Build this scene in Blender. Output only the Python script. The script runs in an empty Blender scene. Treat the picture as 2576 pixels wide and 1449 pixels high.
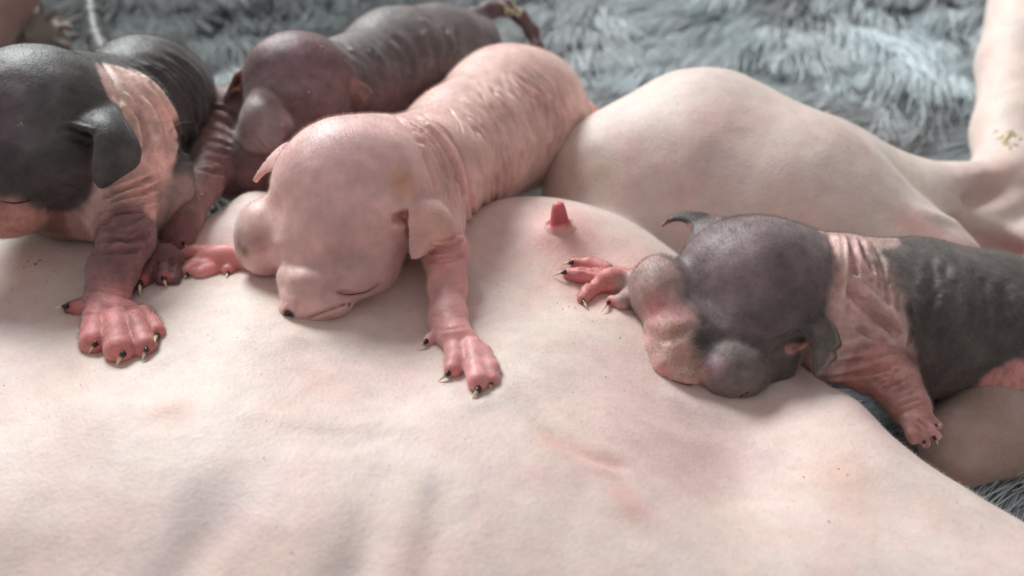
import bpy, math, random
import numpy as np
from mathutils import Vector, Matrix
from mathutils.bvhtree import BVHTree

sc = bpy.context.scene
COL = sc.collection
CM = 0.01                                   # sculpting is done in centimetres, the scene is in metres
random.seed(4); RNG = np.random.default_rng(7)

# ------------------------------------------------------------------ camera
PITCH = math.radians(40.0)
F_PX = 2641.0                               # focal length for a picture 2576 wide
CAM = np.array([0.0, 0.0, 18.0])
FW = np.array([0, math.cos(PITCH), -math.sin(PITCH)])
RT = np.array([1.0, 0, 0])
UP = np.array([0, math.sin(PITCH), math.cos(PITCH)])
cam_d = bpy.data.cameras.new("camera")
cam_d.sensor_width = 36.0
cam_d.lens = 36.0 * F_PX / 2576.0
cam_d.clip_start = 0.005; cam_d.clip_end = 20.0
cam_d.dof.use_dof = True
cam_d.dof.focus_distance = 0.188
cam_d.dof.aperture_fstop = 15.0
cam = bpy.data.objects.new("camera", cam_d); COL.objects.link(cam)
cam.location = CAM * CM
cam.rotation_euler = (math.pi / 2 - PITCH, 0, 0)
sc.camera = cam

# ------------------------------------------------------------------ world and lamps
w = bpy.data.worlds.new("World"); sc.world = w; w.use_nodes = True
bg = w.node_tree.nodes["Background"]
bg.inputs[0].default_value = (0.95, 0.91, 0.90, 1); bg.inputs[1].default_value = 0.37

def area(name, loc, target, size, size_y, power, col):
    l = bpy.data.lights.new(name, 'AREA'); l.shape = 'RECTANGLE'; l.size = size; l.size_y = size_y
    l.energy = power; l.color = col
    o = bpy.data.objects.new(name, l); COL.objects.link(o); o.location = loc
    o.rotation_euler = (Vector(target) - Vector(loc)).to_track_quat('-Z', 'Y').to_euler()
    return o
area("window_light", (-0.46, 1.00, 0.66), (0, 0.17, 0.04), 0.40, 0.40, 16.0, (0.94, 1.0, 0.99))

sc.view_settings.view_transform = 'Standard'; sc.view_settings.look = 'None'
sc.view_settings.exposure = 0.15; sc.view_settings.gamma = 1.0
sc.render.engine = 'CYCLES'
sc.cycles.use_denoising = True

# ------------------------------------------------------------------ helpers
def at(u, v, d):
    """a point d cm in front of the lens, seen at (u, v)"""
    return CAM + d * FW + (u - 1288.0) / F_PX * d * RT - (v - 724.5) / F_PX * d * UP
def at_z(u, v, z):
    k = (v - 724.5) / F_PX
    return at(u, v, (CAM[2] - z) / (math.sin(PITCH) + k * math.cos(PITCH)))
def depth_of(p): return float((np.asarray(p) - CAM) @ FW)
def S(px, d): return px * d / F_PX
def srgb(r, g, b):
    f = lambda c: (c / 255 / 12.92) if c <= 10 else ((c / 255 + 0.055) / 1.055) ** 2.4
    return np.array([f(r), f(g), f(b)])
def smoothstep(a, b, x):
    t = np.clip((x - a) / (b - a), 0, 1); return t * t * (3 - 2 * t)

_lat = np.random.default_rng(11).random((32, 32, 32)).astype(np.float32)
def vnoise(p, scale, seed=0):
    q = p / scale + seed * 7.31
    i = np.floor(q).astype(int); f = q - i; f = f * f * (3 - 2 * f)
    out = 0
    for dx in (0, 1):
        for dy in (0, 1):
            for dz in (0, 1):
                wgt = (f[:, 0] if dx else 1 - f[:, 0]) * (f[:, 1] if dy else 1 - f[:, 1]) * (f[:, 2] if dz else 1 - f[:, 2])
                out = out + wgt * _lat[(i[:, 0] + dx) % 32, (i[:, 1] + dy) % 32, (i[:, 2] + dz) % 32]
    return out * 2 - 1

# ---- signed-distance sculpting
class Sculpt:
    def __init__(s, h): s.h = h; s.prims = []
    def E(s, u, v, d, ru, rv, rd, roll=0, k=0.25, tilt=0, turn=0, cut=False):
        c = at(u, v, d); r = np.array([S(ru, d), S(rv, d), S(rd, d)])
        M = Matrix.Rotation(math.radians(roll), 3, 'Z') @ Matrix.Rotation(math.radians(tilt), 3, 'X') @ Matrix.Rotation(math.radians(turn), 3, 'Y')
        B = np.stack([RT, UP, -FW], 1) @ np.array(M)          # columns: axes in world
        def f(P):
            q = (P - c) @ B
            k0 = np.sqrt(((q / r) ** 2).sum(-1)); k1 = np.sqrt(((q / r ** 2) ** 2).sum(-1)) + 1e-9
            return k0 * (k0 - 1) / k1
        e = np.sqrt(((B * r) ** 2).sum(1))
        s.prims.append((f, c - e, c + e, k, cut)); return s
    def chain(s, pts, k=0.2, kk=None, cut=False):
        for a, b in zip(pts[:-1], pts[1:]):
            A = at(*a[:3]); Bp = at(*b[:3]); ra = S(a[3], a[2]); rb = S(b[3], b[2])
            def f(P, A=A, Bp=Bp, ra=ra, rb=rb):
                ab = Bp - A; t = np.clip(((P - A) @ ab) / (ab @ ab), 0, 1)
                return np.sqrt(((P - A - t[..., None] * ab) ** 2).sum(-1)) - (ra + (rb - ra) * t)
            m = max(ra, rb)
            s.prims.append((f, np.minimum(A, Bp) - m, np.maximum(A, Bp) + m, k, cut))
        return s
    def patch(s, rows, r=0.05, k=0.08, n=22, rtip=None):
        G = np.array([[at(*p) for p in row] for row in rows])
        def lag(m, t):
            xs = np.linspace(0, 1, m); W = np.ones((len(t), m))
            for i in range(m):
                for j in range(m):
                    if i != j: W[:, i] *= (t - xs[j]) / (xs[i] - xs[j])
            return W
        t = np.linspace(0, 1, n)
        pts = np.einsum('ai,bj,ijk->abk', lag(G.shape[0], t), lag(G.shape[1], t), G).reshape(-1, 3)
        rr = np.repeat(r + ((rtip or r) - r) * t, n)
        def f(P):
            sh = P.shape[:-1]; Q = P.reshape(-1, 3); out = np.empty(len(Q))
            for i in range(0, len(Q), 8000):
                q = Q[i:i + 8000]
                d2 = (q ** 2).sum(1)[:, None] + (pts ** 2).sum(1)[None] - 2 * q @ pts.T
                out[i:i + 8000] = (np.sqrt(np.maximum(d2, 0)) - rr[None]).min(1)
            return out.reshape(sh)
        s.prims.append((f, pts.min(0) - r, pts.max(0) + r, k, False)); return s
    def build(s, extra=None, lo=None, hi=None):
        h = s.h
        mar = 0.35
        if lo is None: lo = np.min([p[1] for p in s.prims if not p[4]], 0) - mar
        if hi is None: hi = np.max([p[2] for p in s.prims if not p[4]], 0) + mar
        n = np.ceil((hi - lo) / h).astype(int) + 1
        D = np.full(n, 9.0)
        ax = [lo[i] + h * np.arange(n[i]) for i in range(3)]
        if extra is not None: D = extra(ax)
        for f, a, b, k, cut in s.prims:
            m = k + 3 * h
            i0 = np.clip(np.floor((a - m - lo) / h).astype(int), 0, n); i1 = np.clip(np.ceil((b + m - lo) / h).astype(int) + 1, 0, n)
            if (i1 <= i0).any(): continue
            sl = tuple(slice(i0[i], i1[i]) for i in range(3))
            P = np.stack(np.meshgrid(*[ax[i][sl[i]] for i in range(3)], indexing='ij'), -1)
            d = f(P); a_ = D[sl]
            if cut:
                d = -d; hh = np.maximum(k - np.abs(a_ - d), 0) / k; D[sl] = np.maximum(a_, d) + hh * hh * k / 4
            else:
                hh = np.maximum(k - np.abs(a_ - d), 0) / k; D[sl] = np.minimum(a_, d) - hh * hh * k / 4
        return surface_nets(D, lo, h)

def surface_nets(D, lo, h):
    D = D.astype(np.float32); s = D < 0
    n = np.array(D.shape); cn = n - 1
    cnt = np.zeros(cn, np.int8)
    for dx in (0, 1):
        for dy in (0, 1):
            for dz in (0, 1): cnt += s[dx:dx + cn[0], dy:dy + cn[1], dz:dz + cn[2]]
    idx = np.argwhere((cnt > 0) & (cnt < 8))
    vid = np.full(cn, -1, np.int64); vid[tuple(idx.T)] = np.arange(len(idx))
    acc = np.zeros((len(idx), 3)); num = np.zeros(len(idx))
    corners = [(a, b, c) for a in (0, 1) for b in (0, 1) for c in (0, 1)]
    val = {c: D[tuple((idx + np.array(c)).T)] for c in corners}
    for c in corners:
        for axn in range(3):
            if c[axn] == 0:
                e = list(c); e[axn] = 1; e = tuple(e)
                va, vb = val[c], val[e]; m = (va < 0) != (vb < 0)
                t = np.where(m, va / np.where(m, va - vb, 1), 0)
                p = np.tile(np.array(c, float), (len(idx), 1)); p[:, axn] += t
                acc += p * m[:, None]; num += m
    V = lo + h * (idx + acc / num[:, None])
    quads = []
    for axn in range(3):
        a, b = [(1, 2), (2, 0), (0, 1)][axn]
        sl0 = [slice(1, -1)] * 3; sl0[axn] = slice(0, -1)
        sl1 = [slice(1, -1)] * 3; sl1[axn] = slice(1, None)
        s0 = s[tuple(sl0)]; s1 = s[tuple(sl1)]
        e = np.argwhere(s0 != s1)
        if not len(e): continue
        flip = s0[tuple(e.T)]
        base = e.copy(); base[:, a] += 1; base[:, b] += 1      # grid point of the edge start
        def g(da, db):
            q = base.copy(); q[:, a] += da; q[:, b] += db; return vid[tuple(q.T)]
        Q = np.stack([g(-1, -1), g(0, -1), g(0, 0), g(-1, 0)], 1)
        Q[~flip] = Q[~flip][:, ::-1]
        quads.append(Q)
    Q = np.concatenate(quads)
    return V, Q

def normals(V, Q):
    n = np.cross(V[Q[:, 2]] - V[Q[:, 0]], V[Q[:, 3]] - V[Q[:, 1]])
    N = np.zeros_like(V)
    for i in range(4): np.add.at(N, Q[:, i], n)
    return N / (np.linalg.norm(N, axis=1, keepdims=True) + 1e-12)
def relax(V, Q, it=3, lam=0.5):
    E = np.concatenate([Q[:, [0, 1]], Q[:, [1, 2]], Q[:, [2, 3]], Q[:, [3, 0]]])
    E = np.concatenate([E, E[:, ::-1]])
    cnt = np.bincount(E[:, 0], minlength=len(V))[:, None]
    for k in range(it):
        for L in (lam, -lam * 1.03):
            A = np.stack([np.bincount(E[:, 0], V[E[:, 1], i], len(V)) for i in range(3)], 1) / np.maximum(cnt, 1)
            V = V + L * (A - V)
    return V

def near(V, pts, rmax=3.0, arg=False):
    """distance of every vertex to the nearest of pts"""
    pts = np.asarray(pts); out = np.full(len(V), 1e9); ia = np.zeros(len(V), int)
    lo = pts.min(0) - rmax; hi = pts.max(0) + rmax
    m = np.where(((V > lo) & (V < hi)).all(1))[0]
    for i in range(0, len(m), 20000):
        q = V[m[i:i + 20000]]
        d2 = ((q[:, None] - pts[None]) ** 2).sum(-1)
        out[m[i:i + 20000]] = np.sqrt(d2.min(1))
        if arg: ia[m[i:i + 20000]] = d2.argmin(1)
    return (out, ia) if arg else out

class Skin:
    """a sculpted body with colour: creases, folds and patches are put where the eye sees them on its surface"""
    def __init__(s, V, Q, base):
        s.V, s.Q = V, Q
        s.N = normals(V, Q); s.C = np.tile(np.asarray(base, float), (len(V), 1)); s.refresh()
    def refresh(s):
        s.N = normals(s.V, s.Q); s.bvh = BVHTree.FromPolygons([Vector(p) for p in s.V], s.Q.tolist())
    def hit(s, u, v):
        d = at(u, v, 1) - CAM; L = np.linalg.norm(d)
        r = s.bvh.ray_cast(Vector(CAM), Vector(d / L))
        return None if r[0] is None else np.array(r[0])
    def line(s, pl, step=4):
        out = []; last = None
        pl = spline(pl)
        for a, b in zip(pl[:-1], pl[1:]):
            n = max(1, int(math.dist(a, b) / step))
            for i in range(n):
                t = i / n; p = s.hit(a[0] + (b[0] - a[0]) * t, a[1] + (b[1] - a[1]) * t)
                if p is None: continue
                if out:
                    g = np.linalg.norm(p - out[-1])
                    if 0.03 < g < 0.5:
                        for k in range(1, int(g / 0.025)): out.append(last + (p - last) * k / int(g / 0.025))
                out.append(p); last = p
        return np.array(out) if out else None
    def groove(s, pl, width, depth, fade=True):
        """depth > 0 presses a crease in, depth < 0 raises a fold; both in cm"""
        L = s.line(pl)
        if L is None: return s
        d, ia = near(s.V, L, 3.6 * width, True); m = d < 3.6 * width
        t = ia[m] / max(len(L) - 1, 1); fd = np.clip(np.minimum(t, 1 - t) * 5 + 0.08, 0, 1) if (fade and len(L) > 8) else 1.0
        lip = 0.35 if depth > 0 else 0.0
        s.V[m] -= s.N[m] * (fd * depth * (np.exp(-(d[m] / width) ** 2) - lip * np.exp(-((d[m] - 1.9 * width) / width) ** 2)))[:, None]
        return s
    def tint(s, pts, r, col, a=1.0, soft=0.5):
        d = near(s.V, pts, r * 2.5 + .1); m = a * (1 - smoothstep(r * (1 - soft), r * (1 + soft), d + 0.18 * r * vnoise(s.V, max(0.12, r * .5), 3)))
        s.C += (np.asarray(col) - s.C) * m[:, None]; return s
    def spot(s, u, v, rpx, col, a=1.0, soft=0.5):
        p = s.hit(u, v)
        if p is not None: s.tint(np.array([p]), S(rpx, depth_of(p)), col, a, soft)
        return s
    def stroke(s, pl, rpx, col, a=1.0, soft=0.5):
        L = s.line(pl)
        if L is not None: s.tint(L, S(rpx, depth_of(L[0])), col, a, soft)
        return s
    def blob(s, pts, col, a=1.0, soft=0.25):
        """colour inside a chain of world points (u, v, d, radius px)"""
        dm = np.full(len(s.V), 9.0)
        if len(pts) == 1: pts = [pts[0], pts[0]]
        for A, B in zip(pts[:-1], pts[1:]):
            p, q = at(*A[:3]), at(*B[:3]); ab = q - p
            t = np.clip(((s.V - p) @ ab) / max(ab @ ab, 1e-9), 0, 1)
            dm = np.minimum(dm, np.linalg.norm(s.V - p - t[:, None] * ab, axis=1) - (S(A[3], A[2]) * (1 - t) + S(B[3], B[2]) * t))
        dm = dm + 0.05 * vnoise(s.V, 0.35, 5) + 0.03 * vnoise(s.V, 0.12, 6)
        m = a * (1 - smoothstep(-soft / 2, soft / 2, dm))
        s.C += (np.asarray(col) - s.C) * m[:, None]; return s
    def ripple(s, p0, p1, lam, amp, mask, warp=0.25, seed=0):
        """loose skin gathered in fine folds across the line p0-p1"""
        ax = p1 - p0; ax = ax / np.linalg.norm(ax)
        t = (s.V - p0) @ ax + warp * vnoise(s.V, 0.9, seed) + 0.35 * warp * vnoise(s.V, 0.35, seed + 1)
        ph = 2 * math.pi * t / lam
        wv = np.abs(np.sin(ph / 2)) ** 0.8
        s.V = s.V + s.N * (amp * (wv - 0.6) * mask * (0.55 + 0.6 * vnoise(s.V, 0.6, seed + 2)))[:, None]
        return s

def spline(pl, n=6):
    if len(pl) < 3: return pl
    P = [np.array(p, float) for p in pl]; P = [2 * P[0] - P[1]] + P + [2 * P[-1] - P[-2]]
    out = []
    for i in range(1, len(P) - 2):
        for j in range(n):
            t = j / n; a, b, c, d = P[i - 1:i + 3]
            out.append(tuple(0.5 * (2 * b + (c - a) * t + (2 * a - 5 * b + 4 * c - d) * t * t + (3 * b - a - 3 * c + d) * t ** 3)))
    return out + [tuple(P[-2])]

# ---- objects
def tag(o, label=None, cat=None, group=None, kind=None):
    for k, x in (('label', label), ('category', cat), ('group', group), ('kind', kind)):
        if x: o[k] = x
    return o
def empty(name, p):
    o = bpy.data.objects.new(name, None); COL.objects.link(o); o.location = np.asarray(p) * CM
    o.empty_display_size = 0.01
    return o
def mesh(name, V, Q, mat, parent=None, C=None, origin=None):
    V = np.asarray(V, float)
    o0 = np.asarray(origin if origin is not None else (V.min(0) + V.max(0)) / 2)
    po = np.array(parent.location) / CM if parent is not None else np.zeros(3)
    me = bpy.data.meshes.new(name)
    faces = Q if isinstance(Q, list) else Q.tolist()
    me.from_pydata(((V - o0) * CM).tolist(), [], faces)
    me.polygons.foreach_set('use_smooth', [True] * len(me.polygons))
    if C is not None:
        a = me.attributes.new('tone', 'FLOAT_COLOR', 'POINT')
        a.data.foreach_set('color', np.concatenate([np.clip(C, 0, 1), np.ones((len(C), 1))], 1).astype(np.float32).ravel())
    me.update()
    o = bpy.data.objects.new(name, me); COL.objects.link(o); me.materials.append(mat)
    if parent is not None: o.parent = parent
    o.location = (o0 - po) * CM if parent is not None else o0 * CM
    return o

def hairs(name, P, rad, mat, parent, C=None, npts=3):
    """P: n x npts x 3 in cm; rad: n or npts"""
    n = len(P); c = bpy.data.hair_curves.new(name)
    c.add_curves([npts] * n)
    po = np.array(parent.location) / CM
    c.attributes['position'].data.foreach_set('vector', ((P - po) * CM).astype(np.float32).ravel())
    ra = c.attributes.get('radius') or c.attributes.new('radius', 'FLOAT', 'POINT')
    R = np.broadcast_to(np.asarray(rad), (n, npts)) * CM
    ra.data.foreach_set('value', R.astype(np.float32).ravel())
    if C is not None:
        a = c.attributes.new('tone', 'FLOAT_COLOR', 'CURVE')
        a.data.foreach_set('color', np.concatenate([np.clip(C, 0, 1), np.ones((n, 1))], 1).astype(np.float32).ravel())
    c.materials.append(mat)
    o = bpy.data.objects.new(name, c); COL.objects.link(o); o.parent = parent
    tag(o, kind='stuff')
    return o

# ------------------------------------------------------------------ materials
def new_mat(name):
    m = bpy.data.materials.new(name); m.use_nodes = True
    nt = m.node_tree; b = nt.nodes['Principled BSDF']; return m, nt, b
def N(nt, t, **kw):
    n = nt.nodes.new(t)
    for k, x in kw.items(): setattr(n, k, x)
    return n
def skin_mat(name, mottle, rough=0.5, sss=0.18, fleck=(0.55, 0.32, 0.27), fleck_a=0.12, bump=0.25, sheen=0.15):
    m, nt, b = new_mat(name); L = nt.links.new
    at_ = N(nt, 'ShaderNodeAttribute', attribute_name='tone')
    tc = N(nt, 'ShaderNodeTexCoord')
    n1 = N(nt, 'ShaderNodeTexNoise'); n1.inputs['Scale'].default_value = 260; n1.inputs['Detail'].default_value = 5; n1.inputs['Roughness'].default_value = 0.6
    n2 = N(nt, 'ShaderNodeTexNoise'); n2.inputs['Scale'].default_value = 900; n2.inputs['Detail'].default_value = 4
    L(tc.outputs['Object'], n1.inputs['Vector']); L(tc.outputs['Object'], n2.inputs['Vector'])
    r1 = N(nt, 'ShaderNodeMapRange'); r1.inputs[1].default_value = 0.3; r1.inputs[2].default_value = 0.7; r1.inputs[3].default_value = 1 - mottle; r1.inputs[4].default_value = 1 + mottle
    L(n1.outputs[0], r1.inputs[0])
    vm = N(nt, 'ShaderNodeVectorMath', operation='SCALE'); L(at_.outputs['Color'], vm.inputs[0]); L(r1.outputs[0], vm.inputs['Scale'])
    # freckles and reddish mottling that belong to the skin
    r2 = N(nt, 'ShaderNodeMapRange'); r2.inputs[1].default_value = 0.56; r2.inputs[2].default_value = 0.74; r2.inputs[4].default_value = fleck_a
    L(n2.outputs[0], r2.inputs[0])
    mx = N(nt, 'ShaderNodeMix', data_type='RGBA'); mx.blend_type = 'MULTIPLY'; L(r2.outputs[0], mx.inputs[0]); L(vm.outputs[0], mx.inputs[6]); mx.inputs[7].default_value = (*fleck, 1)
    L(mx.outputs[2], b.inputs['Base Color'])
    b.inputs['Roughness'].default_value = rough
    b.inputs['Subsurface Weight'].default_value = sss
    b.inputs['Subsurface Radius'].default_value = (1.0, 0.36, 0.22); b.inputs['Subsurface Scale'].default_value = 0.0022
    b.inputs['Specular IOR Level'].default_value = 0.4
    b.inputs['Sheen Weight'].default_value = sheen; b.inputs['Sheen Roughness'].default_value = 0.4
    vo = N(nt, 'ShaderNodeTexVoronoi'); vo.inputs['Scale'].default_value = 1500; L(tc.outputs['Object'], vo.inputs['Vector'])
    ad = N(nt, 'ShaderNodeMath', operation='ADD'); L(n2.outputs[0], ad.inputs[0]); L(vo.outputs['Distance'], ad.inputs[1])
    bp = N(nt, 'ShaderNodeBump'); bp.inputs['Strength'].default_value = bump; bp.inputs['Distance'].default_value = 0.0004
    ad2 = N(nt, 'ShaderNodeMath', operation='MULTIPLY_ADD'); ad2.inputs[1].default_value = 2.2; L(n1.outputs[0], ad2.inputs[0]); L(ad.outputs[0], ad2.inputs[2]); L(ad2.outputs[0], bp.inputs['Height']); L(bp.outputs[0], b.inputs['Normal'])
    return m
MAT_MUM = skin_mat('pale_skin', 0.07, fleck_a=0.16, rough=0.56, sss=0.4, bump=0.12)
MAT_PINK = skin_mat('pink_skin', 0.08, rough=0.5, sss=0.5, bump=0.08)
MAT_DARK = skin_mat('grey_skin', 0.24, rough=0.54, sss=0.15, fleck=(0.5, 0.45, 0.45), fleck_a=0.4, bump=0.10, sheen=0.1)
def tone_mat(name, rough=0.4, spec=0.5, sss=0):
    m, nt, b = new_mat(name)
    a = N(nt, 'ShaderNodeAttribute', attribute_name='tone'); nt.links.new(a.outputs['Color'], b.inputs['Base Color'])
    b.inputs['Roughness'].default_value = rough; b.inputs['Specular IOR Level'].default_value = spec
    return m
MAT_CLAW = tone_mat('horn', 0.25, 0.6)
MAT_CRUMB = tone_mat('dry_crumb', 0.7, 0.3)
MAT_FUZZ = tone_mat('fuzz_hair', 0.55, 0.3)

# ------------------------------------------------------------------ the mother: surface of flank and belly
ctrl = [
 (-500, 1449, 6.0), (0, 1449, 5.65), (640, 1449, 5.8), (1288, 1449, 5.8), (1900, 1449, 5.6), (2300, 1449, 5.4), (2576, 1449, 5.4), (2800,1500,5.0),
 (-400, 1150, 5.5), (0, 1150, 5.8), (400, 1150, 5.9), (800, 1130, 5.9), (1288, 1130, 5.8), (1700, 1150, 5.35), (2000, 1150, 4.85), (2250, 1280, 5.1), (2450, 1340, 5.15),
 (0, 920, 5.45), (300, 930, 5.55), (640, 930, 5.65), (1000, 950, 5.5), (1400, 950, 5.5), (1650, 960, 4.85), (1850, 1040, 4.45), (2050, 1010, 4.5),
 (-200, 720, 4.8), (60, 720, 4.95), (250, 740, 5.0), (450, 745, 5.2), (640, 740, 5.35), (850, 820, 5.2), (1050, 780, 5.0), (1250, 800, 5.15), (1400, 820, 5.15), (1550, 840, 5.0),
 (600, 660, 4.75), (450, 680, 4.85),
 (600, 540, 4.85), (1280, 600, 4.85), (1420, 590, 4.95), (1560, 640, 4.85), (1650, 730, 4.75),(1480, 720, 4.75), (1760, 820, 4.4), (1950, 930, 4.3),
]
# (u, v, z of the far edge of the belly, direction in which it falls away)
edges = [(-200, 540, 4.5, 0, 1), (100, 550, 4.6, 0, 1), (330, 570, 4.5, 0, 1), (480, 560, 4.5, 0, 1), (600, 490, 4.6, 0, 1), (800, 540, 4.5, 0, 1), (1050, 560, 4.5, 0, 1),
         (1250, 506, 4.55, 0, 1), (1405, 500, 4.7, 0.2, 1), (1560, 545, 4.5, 0.5, 0.9), (1700, 640, 4.2, 0.6, 0.8), (1900, 800, 4.2, 0.5, 0.85),
         (2140, 1000, 4.65, 0.55, 0.8), (2250, 1110, 4.75, 0.6, 0.8), (2400, 1215, 4.8, 0.6, 0.8), (2576, 1320, 4.8, 0.6, 0.8), (2800, 1450, 4.6, 0.6, 0.8)]
pts = [at_z(*c) for c in ctrl]
for u, v, z, dx, dy in edges:
    p = at_z(u, v, z); pts.append(p); n = np.array([dx, dy, 0]) / math.hypot(dx, dy)
    pts += [np.array([*(p + 0.9 * n)[:2], z - 1.0]), np.array([*(p + 2.0 * n)[:2], z - 2.9]), np.array([*(p + 3.4 * n)[:2], -0.6])]
for x in np.arange(-18, 19, 4.0):
    pts.append(np.array([x, 4.6, 4.6 - 0.012 * x * x])); pts.append(np.array([x, 2.2, 2.8 - 0.012 * x * x]))
    pts.append(np.array([x, -0.5, 0.5])); pts.append(np.array([x, 23.5, -0.8]))
pts = np.array(pts)
def tps(r): return np.where(r > 1e-9, r * r * np.log(np.maximum(r, 1e-9)), 0)
_R = np.linalg.norm(pts[:, None, :2] - pts[None, :, :2], axis=-1)
nP = len(pts); A = np.zeros((nP + 3, nP + 3)); A[:nP, :nP] = tps(_R) + 0.06 * np.eye(nP)
A[:nP, nP] = 1; A[:nP, nP + 1:] = pts[:, :2]; A[nP:, :nP] = A[:nP, nP:].T
Wt = np.linalg.solve(A, np.concatenate([pts[:, 2], np.zeros(3)]))
HX = np.arange(-16, 16.01, 0.1); HY = np.arange(-2, 25.01, 0.1)
_g = np.stack(np.meshgrid(HX, HY, indexing='ij'), -1).reshape(-1, 2)
_h = np.concatenate([tps(np.linalg.norm(_g[i:i + 9000, None] - pts[None, :, :2], axis=-1)) @ Wt[:nP] for i in range(0, len(_g), 9000)])
_h = _h + Wt[nP] + _g @ Wt[nP + 1:]
# ribs and soft unevenness under the skin
def bump_at(u, v, z, r, amp, ax=1.0, ang=0):
    p = at_z(u, v, z); q = _g - p[:2]; c, s_ = math.cos(ang), math.sin(ang)
    a, b = q[:, 0] * c + q[:, 1] * s_, -q[:, 0] * s_ + q[:, 1] * c
    return amp * np.exp(-(a / r) ** 2 - (b / (r * ax)) ** 2)
for args in [(500, 1300, 6.3, 0.45, -0.07, 2.6, -0.35), (860, 1330, 7.0, 0.26, -0.055, 3.2, -0.1), (1080, 1260, 6.7, 0.22, -0.06, 3.0, -0.15), (1430, 1330, 6.9, 0.3, -0.04, 3, 0.05),
             (680, 1350, 7.0, 0.35, 0.05, 3, -0.2), (970, 1330, 7.0, 0.3, 0.04, 3, -0.1), (300, 1330, 6.9, 0.4, 0.05, 3, -0.4),
             (850, 1090, 5.9, 0.3, -0.035, 5, 1.45), (850, 1050, 5.8, 0.3, 0.03, 5, 1.45), (1860, 1180, 5.2, 0.9, -0.34, 1.5, -0.3), (640, 860, 5.5, 0.9, 0.12, 1.2, 0), (250, 1000, 5.6, 0.8, 0.10, 1.2, 0), (1330, 900, 5.4, 0.9, 0.10, 1.2, 0), (980, 1010, 5.6, 0.6, -0.10, 1.6, .3), (1560, 1060, 5.4, 0.8, 0.10, 1.2, .4), (420, 1030, 5.7, .25, .04, 1, 0), (1450, 1160, 5.9, .3, .05, 3, 1.0), (1600,1270,5.8,.25,.05,2,.9)]:
    _h = _h + bump_at(*args)
_h = np.maximum(_h, -0.8).reshape(len(HX), len(HY))
def height(x, y):
    fx = np.clip((x + 16) / 0.1, 0, len(HX) - 1.001); fy = np.clip((y + 2) / 0.1, 0, len(HY) - 1.001)
    i = fx.astype(int); j = fy.astype(int); a = fx - i; b = fy - j
    return (_h[i, j] * (1 - a) + _h[i + 1, j] * a) * (1 - b) + (_h[i, j + 1] * (1 - a) + _h[i + 1, j + 1] * a) * b
def md(u, v):
    """how far in front of the lens the mother's belly is at (u, v)"""
    d = np.arange(8, 34, 0.02); P = CAM + d[:, None] * ((at(u, v, 1) - CAM)[None])
    b = np.where(P[:, 2] < height(P[:, 0], P[:, 1]))[0]
    return float(d[b[0]]) if len(b) else 24.0

ms = Sculpt(0.085)
# hind leg stretched out behind the nursing kittens
ms.chain([(2250, 760, 24.5, 240), (1960, 560, 25.5, 270), (1755, 470, 26.0, 272)], k=0.7)
ms.E(1770, 440, 26.2, 240, 250, 250, k=0.6)
ms.E(1595, 490, 25.7, 232, 228, 190, k=0.6)
ms.chain([(1760, 440, 26.4, 235), (2050, 520, 26.6, 205), (2250, 560, 26.6, 160), (2420, 540, 26.8, 118), (2540, 510, 27.0, 100)], k=0.6)
ms.chain([(2300, 640, 26.0, 100), (2420, 640, 25.8, 78), (2580, 640, 25.8, 72), (2720, 560, 26.4, 80)], k=0.4)
ms.chain([(2700, 480, 27.0, 110), (2540, 460, 27.2, 88), (2548, 330, 28.6, 92), (2575, 160, 30.6, 105), (2620, -40, 33, 120)], k=0.5)
ms.E(2470, 600, 25.2, 120, 40, 60, roll=-20, k=0.3, cut=True)
ms.E(2500, 478, 25.7, 90, 22, 40, roll=20, k=0.6, cut=True)
# the other thigh, in the shade past the flank
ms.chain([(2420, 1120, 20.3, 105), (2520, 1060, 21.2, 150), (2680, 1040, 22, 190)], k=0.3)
# forearm far away at the upper left
ms.chain([(-260, 260, 30, 110), (-90, 120, 31, 95), (20, -30, 32.5, 70), (90, -140, 34, 60)], k=0.4)
def mum_field(ax):
    X, Y = np.meshgrid(ax[0], ax[1], indexing='ij'); Hh = height(X, Y)
    gx, gy = np.gradient(Hh, ms.h); sl = np.sqrt(1 + gx ** 2 + gy ** 2)
    D = (ax[2][None, None, :] - Hh[..., None]) / np.minimum(sl, 2.2)[..., None]
    D = np.maximum(D, -(ax[2] + 0.35)[None, None, :])
    D = np.maximum(D, (-13.6 - ax[0])[:, None, None]); D = np.maximum(D, (ax[0] - 13.8)[:, None, None])
    return D
V, Q = ms.build(mum_field, lo=np.array([-20.0, -1.5, -1.0]), hi=np.array([16.5, 31.5, 9.0]))
V = relax(V, Q, 4)
MUM_BASE = srgb(224, 205, 197)
mum = Skin(V, Q, MUM_BASE)
mum.V += mum.N * (0.025 * vnoise(mum.V, 1.1, 2) + 0.010 * vnoise(mum.V, 0.4, 3))[:, None]
pinkish = srgb(222, 172, 166)
for i, (sca, a) in enumerate([(1.6, .35), (0.7, .25), (0.3, .15)]):
    m_ = np.clip(vnoise(mum.V, sca, 20 + i), 0, 1) * a
    mum.C += (pinkish - mum.C) * m_[:, None]
m_ = np.clip(vnoise(mum.V, 0.9, 33), 0, 1) * .3
mum.C += (srgb(206, 190, 196) - mum.C) * m_[:, None]
m_ = np.clip(vnoise(mum.V, 1.3, 31), 0, 1) * .4
mum.C += (srgb(220, 208, 190) - mum.C) * m_[:, None]
mum.refresh()

# ------------------------------------------------------------------ kittens
H = 0.031
def paw_d(u, v, r):                         # a pad of r px lying on the belly
    d = md(u, v); return d - S(r, d) * 0.85

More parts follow.
